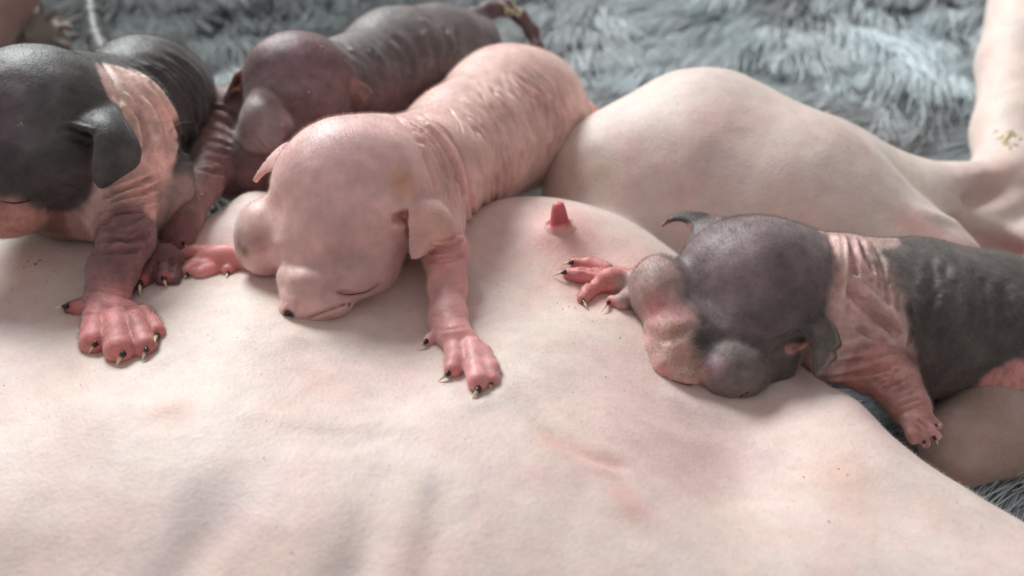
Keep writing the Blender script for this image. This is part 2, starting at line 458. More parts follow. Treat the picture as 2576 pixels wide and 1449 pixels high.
# ---- pale pink kitten in the middle
k3 = Sculpt(H)
k3.E(884, 482, 20.4, 200, 190, 185, k=0.2)
k3.E(850, 610, 20.0, 160, 120, 130, k=0.35)
k3.E(670, 598, 20.4, 80, 98, 92, k=0.32)
k3.E(900, 686, 19.6, 84, 66, 62, roll=15, k=0.14)
k3.E(938, 660, 20.2, 66, 84, 80, k=0.3)
k3.E(790, 722, 19.58, 94, 72, 84, roll=-25, k=0.35)
k3.E(738, 774, 19.15, 33, 32, 36, k=0.22)
k3.E(812, 776, 19.35, 72, 34, 50, roll=12, k=0.15)
k3.E(782, 752, 19.3, 58, 40, 46, roll=-10, k=0.3)
k3.chain([(960, 440, 21.2, 150), (1065, 440, 22.3, 146), (1170, 375, 24.2, 158), (1282, 300, 26.2, 176), (1312, 292, 26.9, 170)], k=0.4)
k3.E(1395, 300, 26.8, 64, 66, 70, roll=-30, k=0.3)
k3.chain([(1375, 190, 27.6, 30), (1425, 225, 27.9, 22), (1485, 280, 28.1, 15), (1545, 330, 28.3, 9)], k=0.2)
k3.E(1080, 560, 21.2, 92, 90, 90, k=0.35)
p0 = paw_d(1128, 810, 44)
k3.chain([(1090, 570, 20.9, 70), (1122, 640, 20.3, 56), (1126, 720, (20.3 + p0) / 2, 45), (1128, 800, p0, 45), (1140, 840, paw_d(1140, 840, 44), 46)], k=0.2)
k3.E(1164, 864, paw_d(1164, 864, 36), 56, 40, 36, roll=-35, k=0.2)
for ch in ([(1148, 872, 32), (1146, 910, 27), (1139, 930, 25)], [(1190, 880, 34), (1197, 930, 28), (1202, 960, 29)], [(1216, 890, 26), (1234, 930, 23), (1240, 956, 18)], [(1110, 842, 26), (1084, 854, 15), (1076, 860, 13)]):
    k3.chain([(u, v, paw_d(u, v, r), r) for u, v, r in ch], k=0.07)
# its other forepaw, pads showing under the chin
k3.chain([(860, 560, 21.8, 60), (730, 640, paw_d(730, 650, 40) + .1, 44), (640, 650, paw_d(640, 655, 40), 40)], k=0.2)
k3.E(560, 655, paw_d(560, 655, 36), 78, 40, 34, roll=5, k=0.15)
for ch in ([(540, 640, 24), (490, 636, 20), (468, 640, 16)], [(540, 660, 22), (492, 672, 22), (474, 684, 19)], [(590, 650, 24), (576, 664, 22), (574, 680, 18)], [(530, 680, 22), (505, 690, 20)]):
    k3.chain([(u, v, paw_d(u, v, r), r) for u, v, r in ch], k=0.06)
k3.E(508, 668, paw_d(508, 668, 30) - .08, 24, 14, 16, roll=25, k=0.06)
# ears
k3.patch([[(985, 552, 20.0), (1020, 505, 20.25), (1072, 478, 20.7)], [(1034, 518, 19.55), (1086, 512, 19.7), (1130, 540, 20.0)], [(1036, 578, 19.45), (1090, 578, 19.5), (1134, 586, 19.85)], [(1038, 642, 19.6), (1052, 645, 19.6), (1092, 618, 19.75)]], r=0.06, k=0.1, rtip=0.04)
k3.patch([[(745, 372, 20.8), (730, 400, 20.7), (712, 440, 20.6)], [(705, 372, 20.9), (696, 398, 20.75), (690, 425, 20.65)], [(662, 418, 20.9), (662, 425, 20.85), (664, 436, 20.8)], [(640, 452, 20.9), (642, 455, 20.9), (646, 456, 20.9)]], r=0.05, k=0.1, rtip=0.035)

# ---- right kitten, grey with a pink collar
k4 = Sculpt(H)
k4.E(1897, 698, 20.3, 197, 156, 170, k=0.2)
k4.E(1890, 820, 19.9, 160, 105, 130, k=0.35)
k4.E(1664, 740, 20.0, 80, 98, 95, roll=8, k=0.3)
k4.E(1842, 932, 19.12, 96, 76, 84, k=0.42)
k4.E(1925, 910, 19.7, 82, 72, 80, k=0.3)
k4.E(1705, 850, 19.5, 66, 85, 78, roll=-15, k=0.4)
k4.E(1735, 880, 19.5, 80, 80, 80, k=0.4)
k4.chain([(1700, 800, 19.7, 62), (1690, 870, 19.3, 54), (1676, 920, 19.0, 40)], k=0.3)
k4.E(1668, 928, 18.95, 32, 34, 36, k=0.18)
k4.E(1722, 940, 19.0, 58, 34, 52, k=0.2)
k4.chain([(2010, 720, 20.7, 140), (2120, 750, 21.0, 150), (2290, 800, 21.2, 192), (2470, 812, 21.4, 172), (2650, 850, 21.6, 160)], k=0.4)
k4.E(2120, 880, 20.3, 130, 78, 90, roll=-5, k=0.3)
k4.chain([(2090, 905, 20.1, 52), (2230, 885, 19.9, 38)], k=0.25)
k4.chain([(2250, 862, 19.85, 17), (2262, 858, 19.8, 13)], k=0.1)
k4.chain([(2180, 930, 20.0, 60), (2255, 965, 19.7, 54), (2292, 1026, 19.4, 42), (2300, 1044, 19.3, 36)], k=0.25)
for ch in ([(2312, 1036, 19.25, 20), (2340, 1060, 19.15, 15), (2358, 1070, 19.15, 13)], [(2310, 1052, 19.1, 20), (2338, 1082, 19.0, 15), (2356, 1097, 19.0, 13)], [(2298, 1060, 19.05, 20), (2318, 1096, 18.9, 15), (2328, 1115, 18.9, 13)], [(2284, 1056, 19.05, 20), (2294, 1092, 18.9, 14), (2298, 1106, 18.9, 12)]):
    k4.chain(ch, k=0.06)
k4.chain([(2480, 900, 21.0, 90), (2560, 990, 20.8, 76), (2640, 1030, 20.8, 60)], k=0.3)
k4.chain([(1800, 800, 20.8, 60), (1680, 730, paw_d(1680, 730, 40), 42), (1610, 712, paw_d(1610, 715, 36), 36)], k=0.2)
k4.E(1548, 705, paw_d(1548, 708, 34), 48, 34, 30, k=0.15)
for ch in ([(1525, 680, 20), (1480, 664, 16), (1444, 660, 12)], [(1515, 698, 20), (1455, 692, 19), (1428, 688, 14)], [(1510, 716, 20), (1478, 735, 18), (1466, 752, 16)], [(1585, 735, 22), (1565, 760, 20), (1538, 756, 14)]):
    k4.chain([(u, v, paw_d(u, v, r), r) for u, v, r in ch], k=0.06)
k4.patch([[(1940, 900, 19.3), (1985, 850, 19.6), (2030, 800, 20.1)], [(2024, 838, 18.95), (2060, 814, 19.15), (2084, 812, 19.5)], [(2046, 890, 18.8), (2076, 868, 18.9), (2110, 862, 19.2)], [(2052, 942, 19.0), (2060, 943, 19.0), (2080, 915, 19.1)]], r=0.06, k=0.1, rtip=0.035)
k4.patch([[(1940, 900, 19.25), (1960, 905, 19.3), (1970, 885, 19.4)], [(1990, 890, 19.1), (2000, 885, 19.15), (2005, 872, 19.2)], [(2030, 868, 19.05), (2034, 864, 19.05), (2036, 860, 19.1)]], r=0.05, k=0.08)
k4.patch([[(1735, 610, 20.6), (1765, 580, 20.5), (1820, 556, 20.6)], [(1735, 565, 20.8), (1752, 552, 20.8), (1785, 545, 20.9)], [(1705, 552, 20.9), (1716, 543, 20.95), (1735, 538, 21.0)], [(1668, 566, 20.9), (1674, 560, 20.9), (1682, 554, 20.95)]], r=0.06, k=0.14, rtip=0.045)

# ---- left kitten, dark with a pale neck
k1 = Sculpt(H)
k1.E(98, 330, 21.0, 222, 216, 205, k=0.25)
k1.E(100, 430, 20.5, 175, 95, 140, roll=8, k=0.3)
k1.E(20, 470, 20.0, 88, 62, 76, k=0.2)
k1.E(-20, 536, 20.2, 130, 64, 90, roll=-4, k=0.5)
k1.E(180, 510, 21.3, 130, 95, 100, k=0.35)
k1.chain([(200, 280, 22.2, 150), (285, 330, 22.0, 146), (300, 420, 21.6, 128), (290, 510, 21.2, 105)], k=0.35)
k1.chain([(290, 300, 23.0, 150), (368, 262, 24.4, 160), (392, 250, 26, 150)], k=0.4)
k1.E(425, 500, 21.9, 60, 110, 70, roll=-12, k=0.3)
q0 = paw_d(270, 760, 52)
k1.chain([(300, 530, 21.0, 88), (318, 600, 20.4, 66), (285, 680, (20.4 + q0) / 2, 58), (270, 755, q0, 54)], k=0.2)
k1.E(296, 790, paw_d(296, 790, 44), 78, 44, 42, roll=-12, k=0.2)
for ch in ([(250, 800, 42), (240, 842, 36), (236, 862, 36)], [(296, 812, 42), (297, 858, 37), (301, 880, 39)], [(342, 812, 36), (356, 850, 31), (364, 872, 30)], [(362, 795, 30), (384, 818, 24), (396, 834, 21)], [(240, 770, 34), (200, 775, 22), (180, 776, 18)]):
    k1.chain([(u, v, paw_d(u, v, r), r) for u, v, r in ch], k=0.045)
k1.chain([(270, 150, 26.6, 30), (246, 100, 27.4, 24), (234, 40, 28.4, 22), (228, -20, 29.4, 20), (222, -90, 30.4, 13)], k=0.2)
k1.patch([[(150, 320, 19.9), (215, 290, 20.1), (300, 270, 20.7)], [(238, 336, 19.6), (285, 316, 19.75), (322, 318, 20.2)], [(240, 400, 19.5), (290, 392, 19.55), (350, 384, 20.0)], [(248, 460, 19.75), (264, 466, 19.7), (306, 436, 19.8)]], r=0.065, k=0.2, rtip=0.05, n=44)

# ---- back kitten, mauve brown
k2 = Sculpt(0.037)
k2.E(750, 200, 24.6, 138, 120, 128, k=0.2)
k2.E(745, 275, 24.3, 128, 95, 115, k=0.3)
k2.E(668, 316, 23.85, 66, 84, 72, k=0.07)
k2.E(720, 355, 23.9, 85, 65, 75, k=0.2)
k2.chain([(790, 230, 25.3, 112), (890, 220, 26.2, 124), (1000, 175, 27.6, 148), (1105, 158, 29, 140), (1150, 150, 29.5, 120)], k=0.35)
k2.E(1205, 110, 29.6, 44, 66, 50, roll=-15, k=0.25)
k2.chain([(1165, 70, 29.8, 44), (1190, 52, 30, 30), (1228, 28, 30.2, 21), (1272, 20, 30.4, 18), (1310, 42, 30.5, 17), (1338, 80, 30.4, 16), (1352, 120, 30.2, 15), (1362, 165, 30, 12)], k=0.15)
e0 = paw_d(450, 600, 40)
k2.E(600, 330, 25.0, 80, 120, 90, k=0.3)
k2.E(610, 420, 24.2, 100, 90, 90, k=0.3)
k2.chain([(565, 270, 25.2, 56), (545, 370, 24.2, 52), (505, 470, 22.8, 46), (468, 550, 21.8, 36), (448, 606, e0, 40)], k=0.2)
k2.E(412, 660, paw_d(412, 660, 40) - .05, 46, 48, 36, roll=-25, k=0.15)
for ch in ([(395, 660, 28), (370, 690, 24), (356, 706, 20)], [(425, 660, 28), (416, 690, 24), (412, 702, 20)], [(440, 650, 24), (438, 690, 18), (440, 706, 15)], [(458, 605, 22), (464, 612, 14)]):
    k2.chain([(u, v, paw_d(u, v, r) - .05, r) for u, v, r in ch], k=0.06)
k2.patch([[(640, 190, 24.3), (630, 205, 24.3), (640, 240, 24.2)], [(606, 180, 24.3), (600, 200, 24.5), (606, 225, 24.3)], [(590, 196, 24.2), (585, 210, 24.4), (582, 230, 24.2)], [(568, 244, 24.2), (568, 248, 24.3), (570, 252, 24.2)]], r=0.05, k=0.1)
k2.patch([[(875, 185, 24.9), (880, 200, 24.8), (878, 215, 24.7)], [(900, 200, 24.7), (896, 215, 24.7), (888, 228, 24.6)], [(932, 232, 24.6), (926, 242, 24.6), (915, 248, 24.6)]], r=0.055, k=0.1)

def finish(sk, base):
    V, Q = sk.build(); V = relax(V, Q, 3)
    return Skin(V, Q, base)
PINK = srgb(230, 188, 181); HOT = srgb(205, 128, 122)
GREY = srgb(90, 87, 86); MAUVE = srgb(116, 88, 88)
S3 = finish(k3, PINK); S4 = finish(k4, srgb(98, 91, 88)); S1 = finish(k1, GREY); S2 = finish(k2, MAUVE)
# ------------------------------------------------------------------ colour, creases and folds
def arcs(skin, a, b, n, width, depth, jit=6, seed=0):
    """n creases between two polylines of equal length, uneven in depth"""
    g = np.random.default_rng(seed)
    for i in range(n):
        t = (i + 0.5 + g.uniform(-.25, .25)) / n
        pl = [(p[0] * (1 - t) + q[0] * t + g.uniform(-jit, jit), p[1] * (1 - t) + q[1] * t + g.uniform(-jit, jit)) for p, q in zip(a, b)]
        skin.groove(pl, width * g.uniform(.75, 1.25), depth * g.uniform(.5, 1.3))

LIDD = srgb(70, 48, 44); BLUSH = srgb(196, 118, 116); CREAM = srgb(222, 196, 184)
# pale pink kitten
S3.blob([(870, 420, 19.2, 120)], srgb(226, 190, 190), 0.5, 1.0)
S3.blob([(900, 650, 19.6, 120)], srgb(196, 150, 146), 0.45, 0.8)
S3.blob([(1150, 400, 23, 200), (1300, 300, 26, 230)], srgb(224, 188, 176), 0.5, 1.0)
S3.blob([(1122, 620, 20.2, 66), (1126, 720, 19.6, 60), (1128, 800, p0, 62), (1190, 900, paw_d(1190, 900, 30), 100), (1210, 960, paw_d(1210, 960, 30), 80)], srgb(214, 146, 144), 0.85, 0.5)
S3.blob([(730, 640, 21, 60), (600, 655, paw_d(600, 655, 36), 80), (480, 660, paw_d(480, 660, 30), 80)], srgb(228, 146, 142), 0.9, 0.3)
S3.blob([(630, 600, 20.3, 84)], srgb(212, 186, 176), 0.7, 0.5)
S3.spot(652, 612, 30, srgb(196, 140, 140), 0.7, 0.8); S3.spot(614, 634, 13, srgb(140, 110, 70), 0.7, 0.8); S3.spot(600, 615, 10, srgb(150, 125, 85), 0.5, 0.8)
S3.spot(905, 700, 60, srgb(178, 152, 146), 0.55, 0.7)
S3.spot(1020, 470, 36, srgb(196, 140, 96), 0.5, 0.8); S3.spot(1000, 440, 26, srgb(205, 150, 110), 0.4, 0.8)
S3.spot(1085, 575, 60, srgb(232, 178, 160), 0.6, 0.4)
S3.groove([(846, 735), (894, 739), (925, 733), (954, 713)], 0.05, 0.04); S3.stroke([(850, 736), (894, 740), (925, 734), (953, 714)], 9, srgb(170, 124, 116), 0.6, 0.9)
S3.stroke([(930, 744), (946, 736)], 4, srgb(120, 86, 66), 0.7, 0.7)
S3.groove([(760, 804), (790, 792), (830, 778), (874, 762)], 0.045, 0.05); S3.stroke([(780, 798), (830, 779), (872, 764)], 4, srgb(130, 80, 76), 0.8, 0.7)
S3.groove([(698, 652), (770, 664), (850, 652)], 0.16, 0.05, False)
S3.groove([(850, 640), (930, 632), (1000, 600)], 0.18, 0.05, False)
S3.groove([(836, 690), (822, 735), (806, 764)], 0.11, 0.06)
S3.groove([(768, 690), (778, 694)], 0.20, -0.05, False); S3.groove([(895, 690), (920, 685)], 0.32, -0.05, False)
S3.groove([(790, 768), (820, 764)], 0.16, -0.045, False); S3.groove([(700, 745), (712, 770)], 0.07, 0.03, False)
S3.groove([(748, 760), (746, 790)], 0.04, 0.03)
S3.groove([(860, 700), (830, 720), (810, 750)], 0.07, 0.035)
S3.spot(727, 791, 14, srgb(54, 46, 46), 0.95, 0.35); S3.groove([(722, 784), (732, 797)], 0.05, 0.03)
S3.spot(878, 766, 5, srgb(70, 40, 34), 0.8, 0.5)
S3.groove([(985, 550), (1008, 546), (1028, 545)], 0.09, 0.13); S3.spot(1012, 548, 20, srgb(184, 112, 104), 0.8, 0.6)
S3.groove([(1022, 545), (1024, 575), (1030, 600)], 0.05, 0.06)
S3.groove([(990, 290), (1041, 337), (1084, 442), (1100, 500)], 0.09, 0.10)
S3.groove([(1050, 290), (1110, 340), (1148, 410), (1166, 480), (1176, 560), (1180, 600)], 0.08, -0.09)
S3.groove([(1060, 285), (1126, 340), (1164, 410), (1182, 480), (1192, 560)], 0.06, 0.08)
arcs(S3, [(1015, 300), (1075, 360), (1115, 450), (1140, 540)], [(1050, 295), (1110, 350), (1150, 430), (1170, 540)], 5, 0.05, 0.06, 4, 3)
arcs(S3, [(1070, 600), (1120, 600), (1172, 575)], [(1068, 660), (1120, 662), (1184, 640)], 6, 0.045, 0.05, 3, 5)
arcs(S3, [(1080, 690), (1130, 700), (1178, 690)], [(1082, 830), (1130, 838), (1180, 830)], 5, 0.03, 0.010, 4, 6)
arcs(S3, [(1120, 265), (1190, 360), (1215, 470), (1205, 560)], [(1330, 150), (1400, 230), (1420, 320), (1400, 380)], 9, 0.09, 0.045, 14, 8)
arcs(S3, [(1120, 265), (1190, 360), (1215, 470), (1205, 560)], [(1330, 150), (1400, 230), (1420, 320), (1400, 380)], 8, 0.055, 0.03, 20, 9)
S3.groove([(1400, 200), (1412, 250), (1430, 290), (1440, 330)], 0.08, 0.06)
for u, v in ((1139, 928), (1202, 958), (1240, 955)): S3.spot(u, v, 16, srgb(216, 132, 126), 0.6, 0.6)
# right kitten
GP = srgb(222, 182, 174)
S4.blob([(2010, 700, 20.6, 150), (2110, 760, 20.8, 160), (2150, 790, 20.8, 160)], GP, 1, 0.22)
S4.blob([(2160, 640, 21.0, 100)], GP, 1, 0.2)
S4.blob([(2060, 900, 20, 110), (2180, 900, 19.9, 110), (2235, 890, 19.8, 62)], GP, 1, 0.2)
S4.blob([(2190, 930, 19.9, 84), (2255, 965, 19.7, 80), (2300, 1035, 19.4, 64), (2325, 1085, 19.1, 70)], srgb(206, 150, 142), 1, 0.1)
S4.blob([(2520, 950, 20.6, 80), (2640, 1030, 20.8, 90)], srgb(214, 150, 146), 1, 0.2)
S4.blob([(1740, 770, 20.6, 60), (1610, 712, paw_d(1610, 715, 36), 70), (1560, 750, paw_d(1560, 750, 20), 60), (1450, 705, paw_d(1450, 705, 30), 110)], srgb(222, 140, 136), 1, 0.12)
S4.blob([(1897, 690, 20.3, 196), (1880, 740, 20.1, 190)], srgb(132, 114, 117), 1, 0.12)
S4.blob([(1930, 800, 19.7, 150)], srgb(104, 90, 90), 0.6, 0.7)
S4.blob([(1830, 690, 19.2, 90)], srgb(164, 146, 154), 0.6, 0.9)
S4.blob([(1640, 738, 19.9, 100)], srgb(182, 150, 144), 0.95, 0.2)
S4.blob([(1690, 830, 19.4, 76), (1670, 930, 19.0, 76), (1724, 950, 19.0, 62)], srgb(202, 158, 150), 0.95, 0.25)
S4.spot(1652, 770, 34, srgb(198, 128, 128), 0.8, 0.8); S4.spot(1690, 800, 40, srgb(192, 130, 128), 0.6, 0.8)
S4.spot(1660, 935, 24, srgb(204, 132, 122), 0.7, 0.7)
S4.blob([(1775, 850, 19.4, 56), (1900, 870, 19.4, 70)], srgb(124, 108, 108), 0.8, 0.4)
S4.blob([(2300, 700, 20.4, 120), (2460, 720, 20.6, 130)], srgb(118, 112, 110), 0.6, 0.9); S4.blob([(2320, 900, 20.2, 90)], srgb(104, 92, 90), 0.6, 0.8)  # paler patches on the body: painted greyish sheen
S4.blob([(1838, 936, 19.1, 84)], srgb(142, 124, 124), 0.8, 0.25)
S4.spot(1796, 922, 22, srgb(186, 140, 150), 0.75, 0.9); S4.spot(1793, 908, 14, srgb(190, 178, 184), 0.6, 0.9)
S4.stroke([(1760, 890), (1740, 930), (1766, 985), (1830, 1006)], 10, srgb(176, 146, 124), 0.3, 0.9)
S4.groove([(1775, 900), (1755, 935), (1766, 970), (1795, 995)], 0.05, 0.03)
S4.groove([(1612, 832), (1660, 852), (1715, 838)], 0.12, 0.035, False)
S4.groove([(1742, 880), (1748, 930), (1768, 975)], 0.10, 0.035, False)
S4.groove([(1650, 936), (1660, 944)], 0.12, -0.05, False); S4.groove([(1690, 880), (1680, 915)], 0.14, -0.04, False); S4.groove([(1705, 945), (1730, 950)], 0.12, -0.05, False)
S4.groove([(1668, 948), (1672, 960)], 0.04, 0.04, False)
S4.groove([(1770, 862), (1830, 852), (1900, 866)], 0.12, 0.04, False)
S4.groove([(1800, 1003), (1850, 1003), (1885, 985)], 0.04, 0.03); S4.stroke([(1805, 1003), (1850, 1003), (1884, 986)], 3, srgb(50, 42, 38), 0.7, 0.7)
S4.groove([(1690, 960), (1730, 966), (1760, 975)], 0.04, 0.04); S4.stroke([(1690, 962), (1730, 968), (1756, 975)], 3, srgb(90, 56, 48), 0.7, 0.7)
S4.spot(1650, 938, 8, srgb(120, 58, 54), .8, .6); S4.spot(1676, 950, 6, srgb(130, 64, 58), .7, .6)
S4.blob([(1990, 830, 19.5, 50), (2060, 830, 19.2, 44), (2078, 868, 18.95, 42), (2060, 925, 19.0, 22)], srgb(112, 104, 100), 1, 0.06)
S4.stroke([(1985, 880), (2010, 872), (2034, 860)], 12, srgb(202, 140, 130), 0.8, 0.5)
S4.stroke([(2088, 800), (2106, 862), (2080, 915), (2058, 940)], 8, srgb(190, 166, 150), 0.4, 0.9)
S4.stroke([(1672, 566), (1700, 566), (1740, 570)], 8, srgb(196, 128, 122), 0.8, 0.6)
S4.groove([(1950, 880), (1985, 862), (2025, 850)], 0.05, 0.05); S4.groove([(1935, 870), (1960, 852), (2005, 835)], 0.04, 0.03)
S4.groove([(2035, 830), (2045, 860), (2045, 890)], 0.05, 0.04)
S4.groove([(2080, 560), (2098, 640), (2104, 720), (2090, 790)], 0.08, 0.11)
S4.groove([(2137, 688), (2165, 725), (2213, 768), (2250, 795), (2270, 835), (2276, 870)], 0.085, -0.15)
S4.groove([(2120, 704), (2150, 750), (2200, 796), (2236, 824), (2252, 856)], 0.07, 0.10)
S4.groove([(2120, 580), (2126, 650), (2118, 720), (2090, 800)], 0.06, -0.10)
S4.groove([(2150, 600), (2160, 650), (2185, 690), (2215, 700)], 0.055, -0.09); S4.groove([(2165, 600), (2180, 650), (2210, 680)], 0.05, 0.06)
S4.groove([(2190, 610), (2210, 650), (2230, 690)], 0.05, 0.03)
S4.groove([(2060, 938), (2130, 925), (2200, 910), (2266, 892)], 0.06, -0.13); S4.groove([(2070, 955), (2140, 943), (2210, 928), (2262, 910)], 0.05, 0.08)
S4.groove([(2090, 885), (2150, 875), (2210, 858)], 0.07, 0.08); S4.groove([(2150, 822), (2190, 842), (2240, 850)], 0.07, 0.10)
S4.groove([(2285, 760), (2292, 830), (2284, 880)], 0.05, 0.08); S4.groove([(2300, 780), (2306, 850), (2292, 900)], 0.04, 0.03)
arcs(S4, [(2210, 970), (2250, 960), (2290, 945)], [(2270, 1045), (2300, 1030), (2330, 1020)], 5, 0.035, 0.02, 4, 2)
arcs(S4, [(2320, 640), (2330, 760), (2310, 900)], [(2560, 710), (2566, 800), (2540, 890)], 9, 0.10, 0.018, 20, 12)
arcs(S4, [(2440, 990), (2480, 950), (2500, 900)], [(2560, 1070), (2570, 1010), (2576, 960)], 4, 0.06, 0.03, 5, 4)
for pl in ([(1500, 686), (1470, 678), (1450, 674)], [(1500, 708), (1480, 712), (1460, 716)], [(1540, 735), (1520, 738)]): S4.groove(pl, 0.035, 0.03)
for pl in ([(2312, 1058), (2336, 1080)], [(2306, 1072), (2332, 1100)]): S4.groove(pl, 0.03, 0.03)
# left kitten
PK1 = srgb(224, 184, 172)
S1.blob([(300, 300, 21.6, 140), (330, 380, 21.4, 110), (300, 460, 21.2, 124), (290, 540, 21.0, 116)], PK1, 1, 0.15)
S1.blob([(318, 600, 20.4, 80), (285, 680, 19.9, 74), (270, 755, q0, 76)], srgb(160, 112, 112), 1, 0.5)
S1.blob([(270, 780, q0, 60), (300, 850, paw_d(300, 850, 40), 128)], srgb(224, 146, 142), 1, 0.4)
S1.blob([(-40, 560, 20.0, 120), (80, 552, 19.9, 76)], srgb(194, 140, 126), 1, 0.2)
S1.blob([(170, 540, 21.0, 100)], srgb(150, 104, 96), 0.8, 0.4)
S1.blob([(80, 335, 20.9, 216)], srgb(110, 104, 106), 1, 0.14)
S1.blob([(235, 335, 20.2, 70), (300, 350, 20.0, 66)], srgb(80, 78, 78), 1, 0.1)
S1.blob([(290, 420, 19.8, 50), (260, 455, 19.7, 24)], srgb(84, 82, 82), 1, 0.06)
S1.blob([(60, 440, 20.2, 120), (150, 440, 20.2, 90)], srgb(84, 76, 76), 1, 0.2)
S1.blob([(10, 510, 20.0, 60)], srgb(160, 112, 102), 0.8, 0.4)
S1.blob([(-30, 300, 19.8, 120)], srgb(124, 106, 116), 0.6, 0.9)
S1.blob([(60, 180, 21.0, 120)], srgb(104, 104, 108), 0.5, 0.8)
S1.stroke([(283, 193), (300, 230), (322, 300)], 14, srgb(216, 186, 172), 0.9, 0.4)
S1.groove([(150, 318), (190, 326), (240, 340)], 0.05, 0.07); S1.groove([(150, 308), (190, 316), (236, 326)], 0.045, -0.06)
S1.groove([(160, 345), (200, 352), (232, 370)], 0.06, 0.04)
S1.groove([(230, 480), (180, 470), (150, 460)], 0.06, 0.05)
S1.groove([(250, 150), (285, 200), (310, 280), (335, 340)], 0.07, 0.05)
S1.groove([(-10, 506), (40, 510), (84, 500)], 0.04, 0.04); S1.stroke([(-6, 507), (40, 511), (82, 501)], 3, srgb(60, 44, 40), 0.7, 0.7)
S1.groove([(-10, 545), (40, 560), (70, 545)], 0.04, 0.02)
S1.groove([(350, 240), (382, 290), (395, 340), (380, 400)], 0.09, -0.13); S1.groove([(330, 260), (356, 310), (368, 360), (352, 400)], 0.07, 0.11); S1.groove([(310, 230), (340, 280), (352, 330)], 0.06, -0.08)
S1.groove([(400, 300), (418, 350), (420, 410)], 0.06, 0.05)
arcs(S1, [(255, 490), (320, 470), (410, 430)], [(255, 605), (320, 610), (385, 596)], 7, 0.065, 0.13, 4, 3)
arcs(S1, [(250, 620), (310, 640), (370, 650)], [(215, 740), (270, 750), (330, 760)], 4, 0.035, 0.012, 4, 3)
arcs(S1, [(300, 160), (380, 220), (440, 330), (450, 440)], [(420, 130), (500, 190), (520, 270), (500, 380)], 9, 0.09, 0.09, 8, 4)
arcs(S1, [(270, 160), (350, 200), (430, 320), (440, 440)], [(470, 160), (510, 200), (525, 270), (505, 380)], 12, 0.05, 0.03, 8, 14)
S1.blob([(250, 110, 27.3, 40), (228, -20, 29.4, 40), (222, -90, 30.4, 40)], srgb(64, 62, 64), 1, .1)
S1.blob([(425, 510, 21.8, 90)], srgb(150, 130, 126), 0.8, 0.3)
S1.groove([(228, 790), (212, 790)], 0.04, 0.03)
for u, v in ((236, 866), (300, 890), (368, 880), (398, 836), (185, 778)): S1.spot(u, v, 20, srgb(226, 128, 118), 0.6, 0.7)
# back kitten
S2.blob([(880, 130, 25.6, 130), (1020, 90, 27.0, 150), (1140, 100, 29, 150)], srgb(120, 112, 112), 0.9, 0.8)
S2.blob([(760, 160, 23.6, 100)], srgb(146, 118, 124), 0.6, 0.9)
S2.blob([(668, 310, 23.7, 86)], srgb(156, 138, 138), 0.9, 0.12)
S2.spot(720, 324, 13, srgb(160, 92, 102), 0.6, 0.9); S2.spot(712, 312, 6, srgb(200, 160, 170), 0.7, 0.8)
S2.blob([(560, 290, 25, 60), (520, 430, 23.4, 60), (470, 550, 21.8, 52)], srgb(150, 112, 104), 0.8, 0.3)
S2.blob([(450, 590, 21.2, 50), (400, 680, 20.6, 70)], srgb(140, 90, 92), 0.8, 0.4)
for u, v in ((358, 706), (412, 700)): S2.spot(u, v, 18, srgb(190, 96, 96), 0.7, 0.6)
S2.spot(910, 225, 34, srgb(150, 114, 102), 0.8, 0.3); S2.spot(600, 215, 26, srgb(140, 84, 66), 0.8, 0.5); S2.stroke([(600, 182), (606, 210), (585, 235)], 7, srgb(180, 130, 104), 0.7, .6)
S2.groove([(640, 345), (665, 372), (690, 385)], 0.04, 0.02)
arcs(S2, [(530, 260), (570, 275), (600, 300)], [(500, 430), (540, 440), (570, 440)], 7, 0.06, 0.06, 5, 3)
arcs(S2, [(850, 110), (900, 190), (930, 270)], [(1160, 70), (1170, 130), (1150, 180)], 12, 0.10, 0.05, 14, 6)
S2.groove([(1060, 45), (1075, 75), (1070, 110)], 0.14, -0.06)
for pl in ([(392, 655), (392, 680), (388, 700)], [(430, 655), (430, 685)]): S2.groove(pl, 0.045, 0.05)
def fine(skin, quad, n, ln, width, depth, seed):
    """short irregular creases; quad: two polylines, the creases run along them"""
    g = np.random.default_rng(seed); A_, B_ = np.array(spline(quad[0], 8)), np.array(spline(quad[1], 8))
    for i in range(n):
        t = g.random(); C_ = A_ * (1 - t) + B_ * t; L_ = len(C_); k0 = g.uniform(0, 1 - ln); k1 = k0 + ln * g.uniform(.6, 1.3)
        ii = np.linspace(k0, min(k1, 1), 4) * (L_ - 1); off = g.uniform(-14, 14)
        pl = [tuple(C_[int(j)] + g.normal(0, 3, 2) + [off * (q / 3 - .5), 0]) for q, j in enumerate(ii)]
        skin.groove(pl, width * g.uniform(.7, 1.3), depth * g.uniform(.3, 1.2))
fine(S3, ([(1110, 260), (1180, 360), (1205, 470), (1200, 560)], [(1340, 160), (1405, 230), (1425, 320), (1405, 380)]), 60, .38, .05, .05, 1)
fine(S3, ([(1000, 305), (1060, 370), (1100, 450), (1130, 540)], [(1060, 290), (1130, 350), (1170, 430), (1185, 560)]), 22, .45, .045, .06, 2)
fine(S1, ([(270, 160), (350, 200), (430, 320), (440, 440)], [(450, 150), (505, 200), (520, 270), (500, 380)]), 36, .4, .05, .05, 3)
fine(S1, ([(255, 480), (320, 465), (410, 425)], [(250, 640), (310, 640), (375, 625)]), 22, .5, .045, .06, 4)
fine(S2, ([(860, 125), (900, 190), (930, 270)], [(1150, 60), (1165, 120), (1150, 180)]), 30, .5, .06, .05, 5)
fine(S4, ([(2110, 600), (2130, 700), (2110, 820)], [(2220, 620), (2250, 720), (2260, 820)]), 26, .4, .045, .05, 6)
fine(S4, ([(2320, 640), (2335, 760), (2310, 900)], [(2555, 710), (2560, 800), (2535, 890)]), 40, .35, .09, .035, 17)
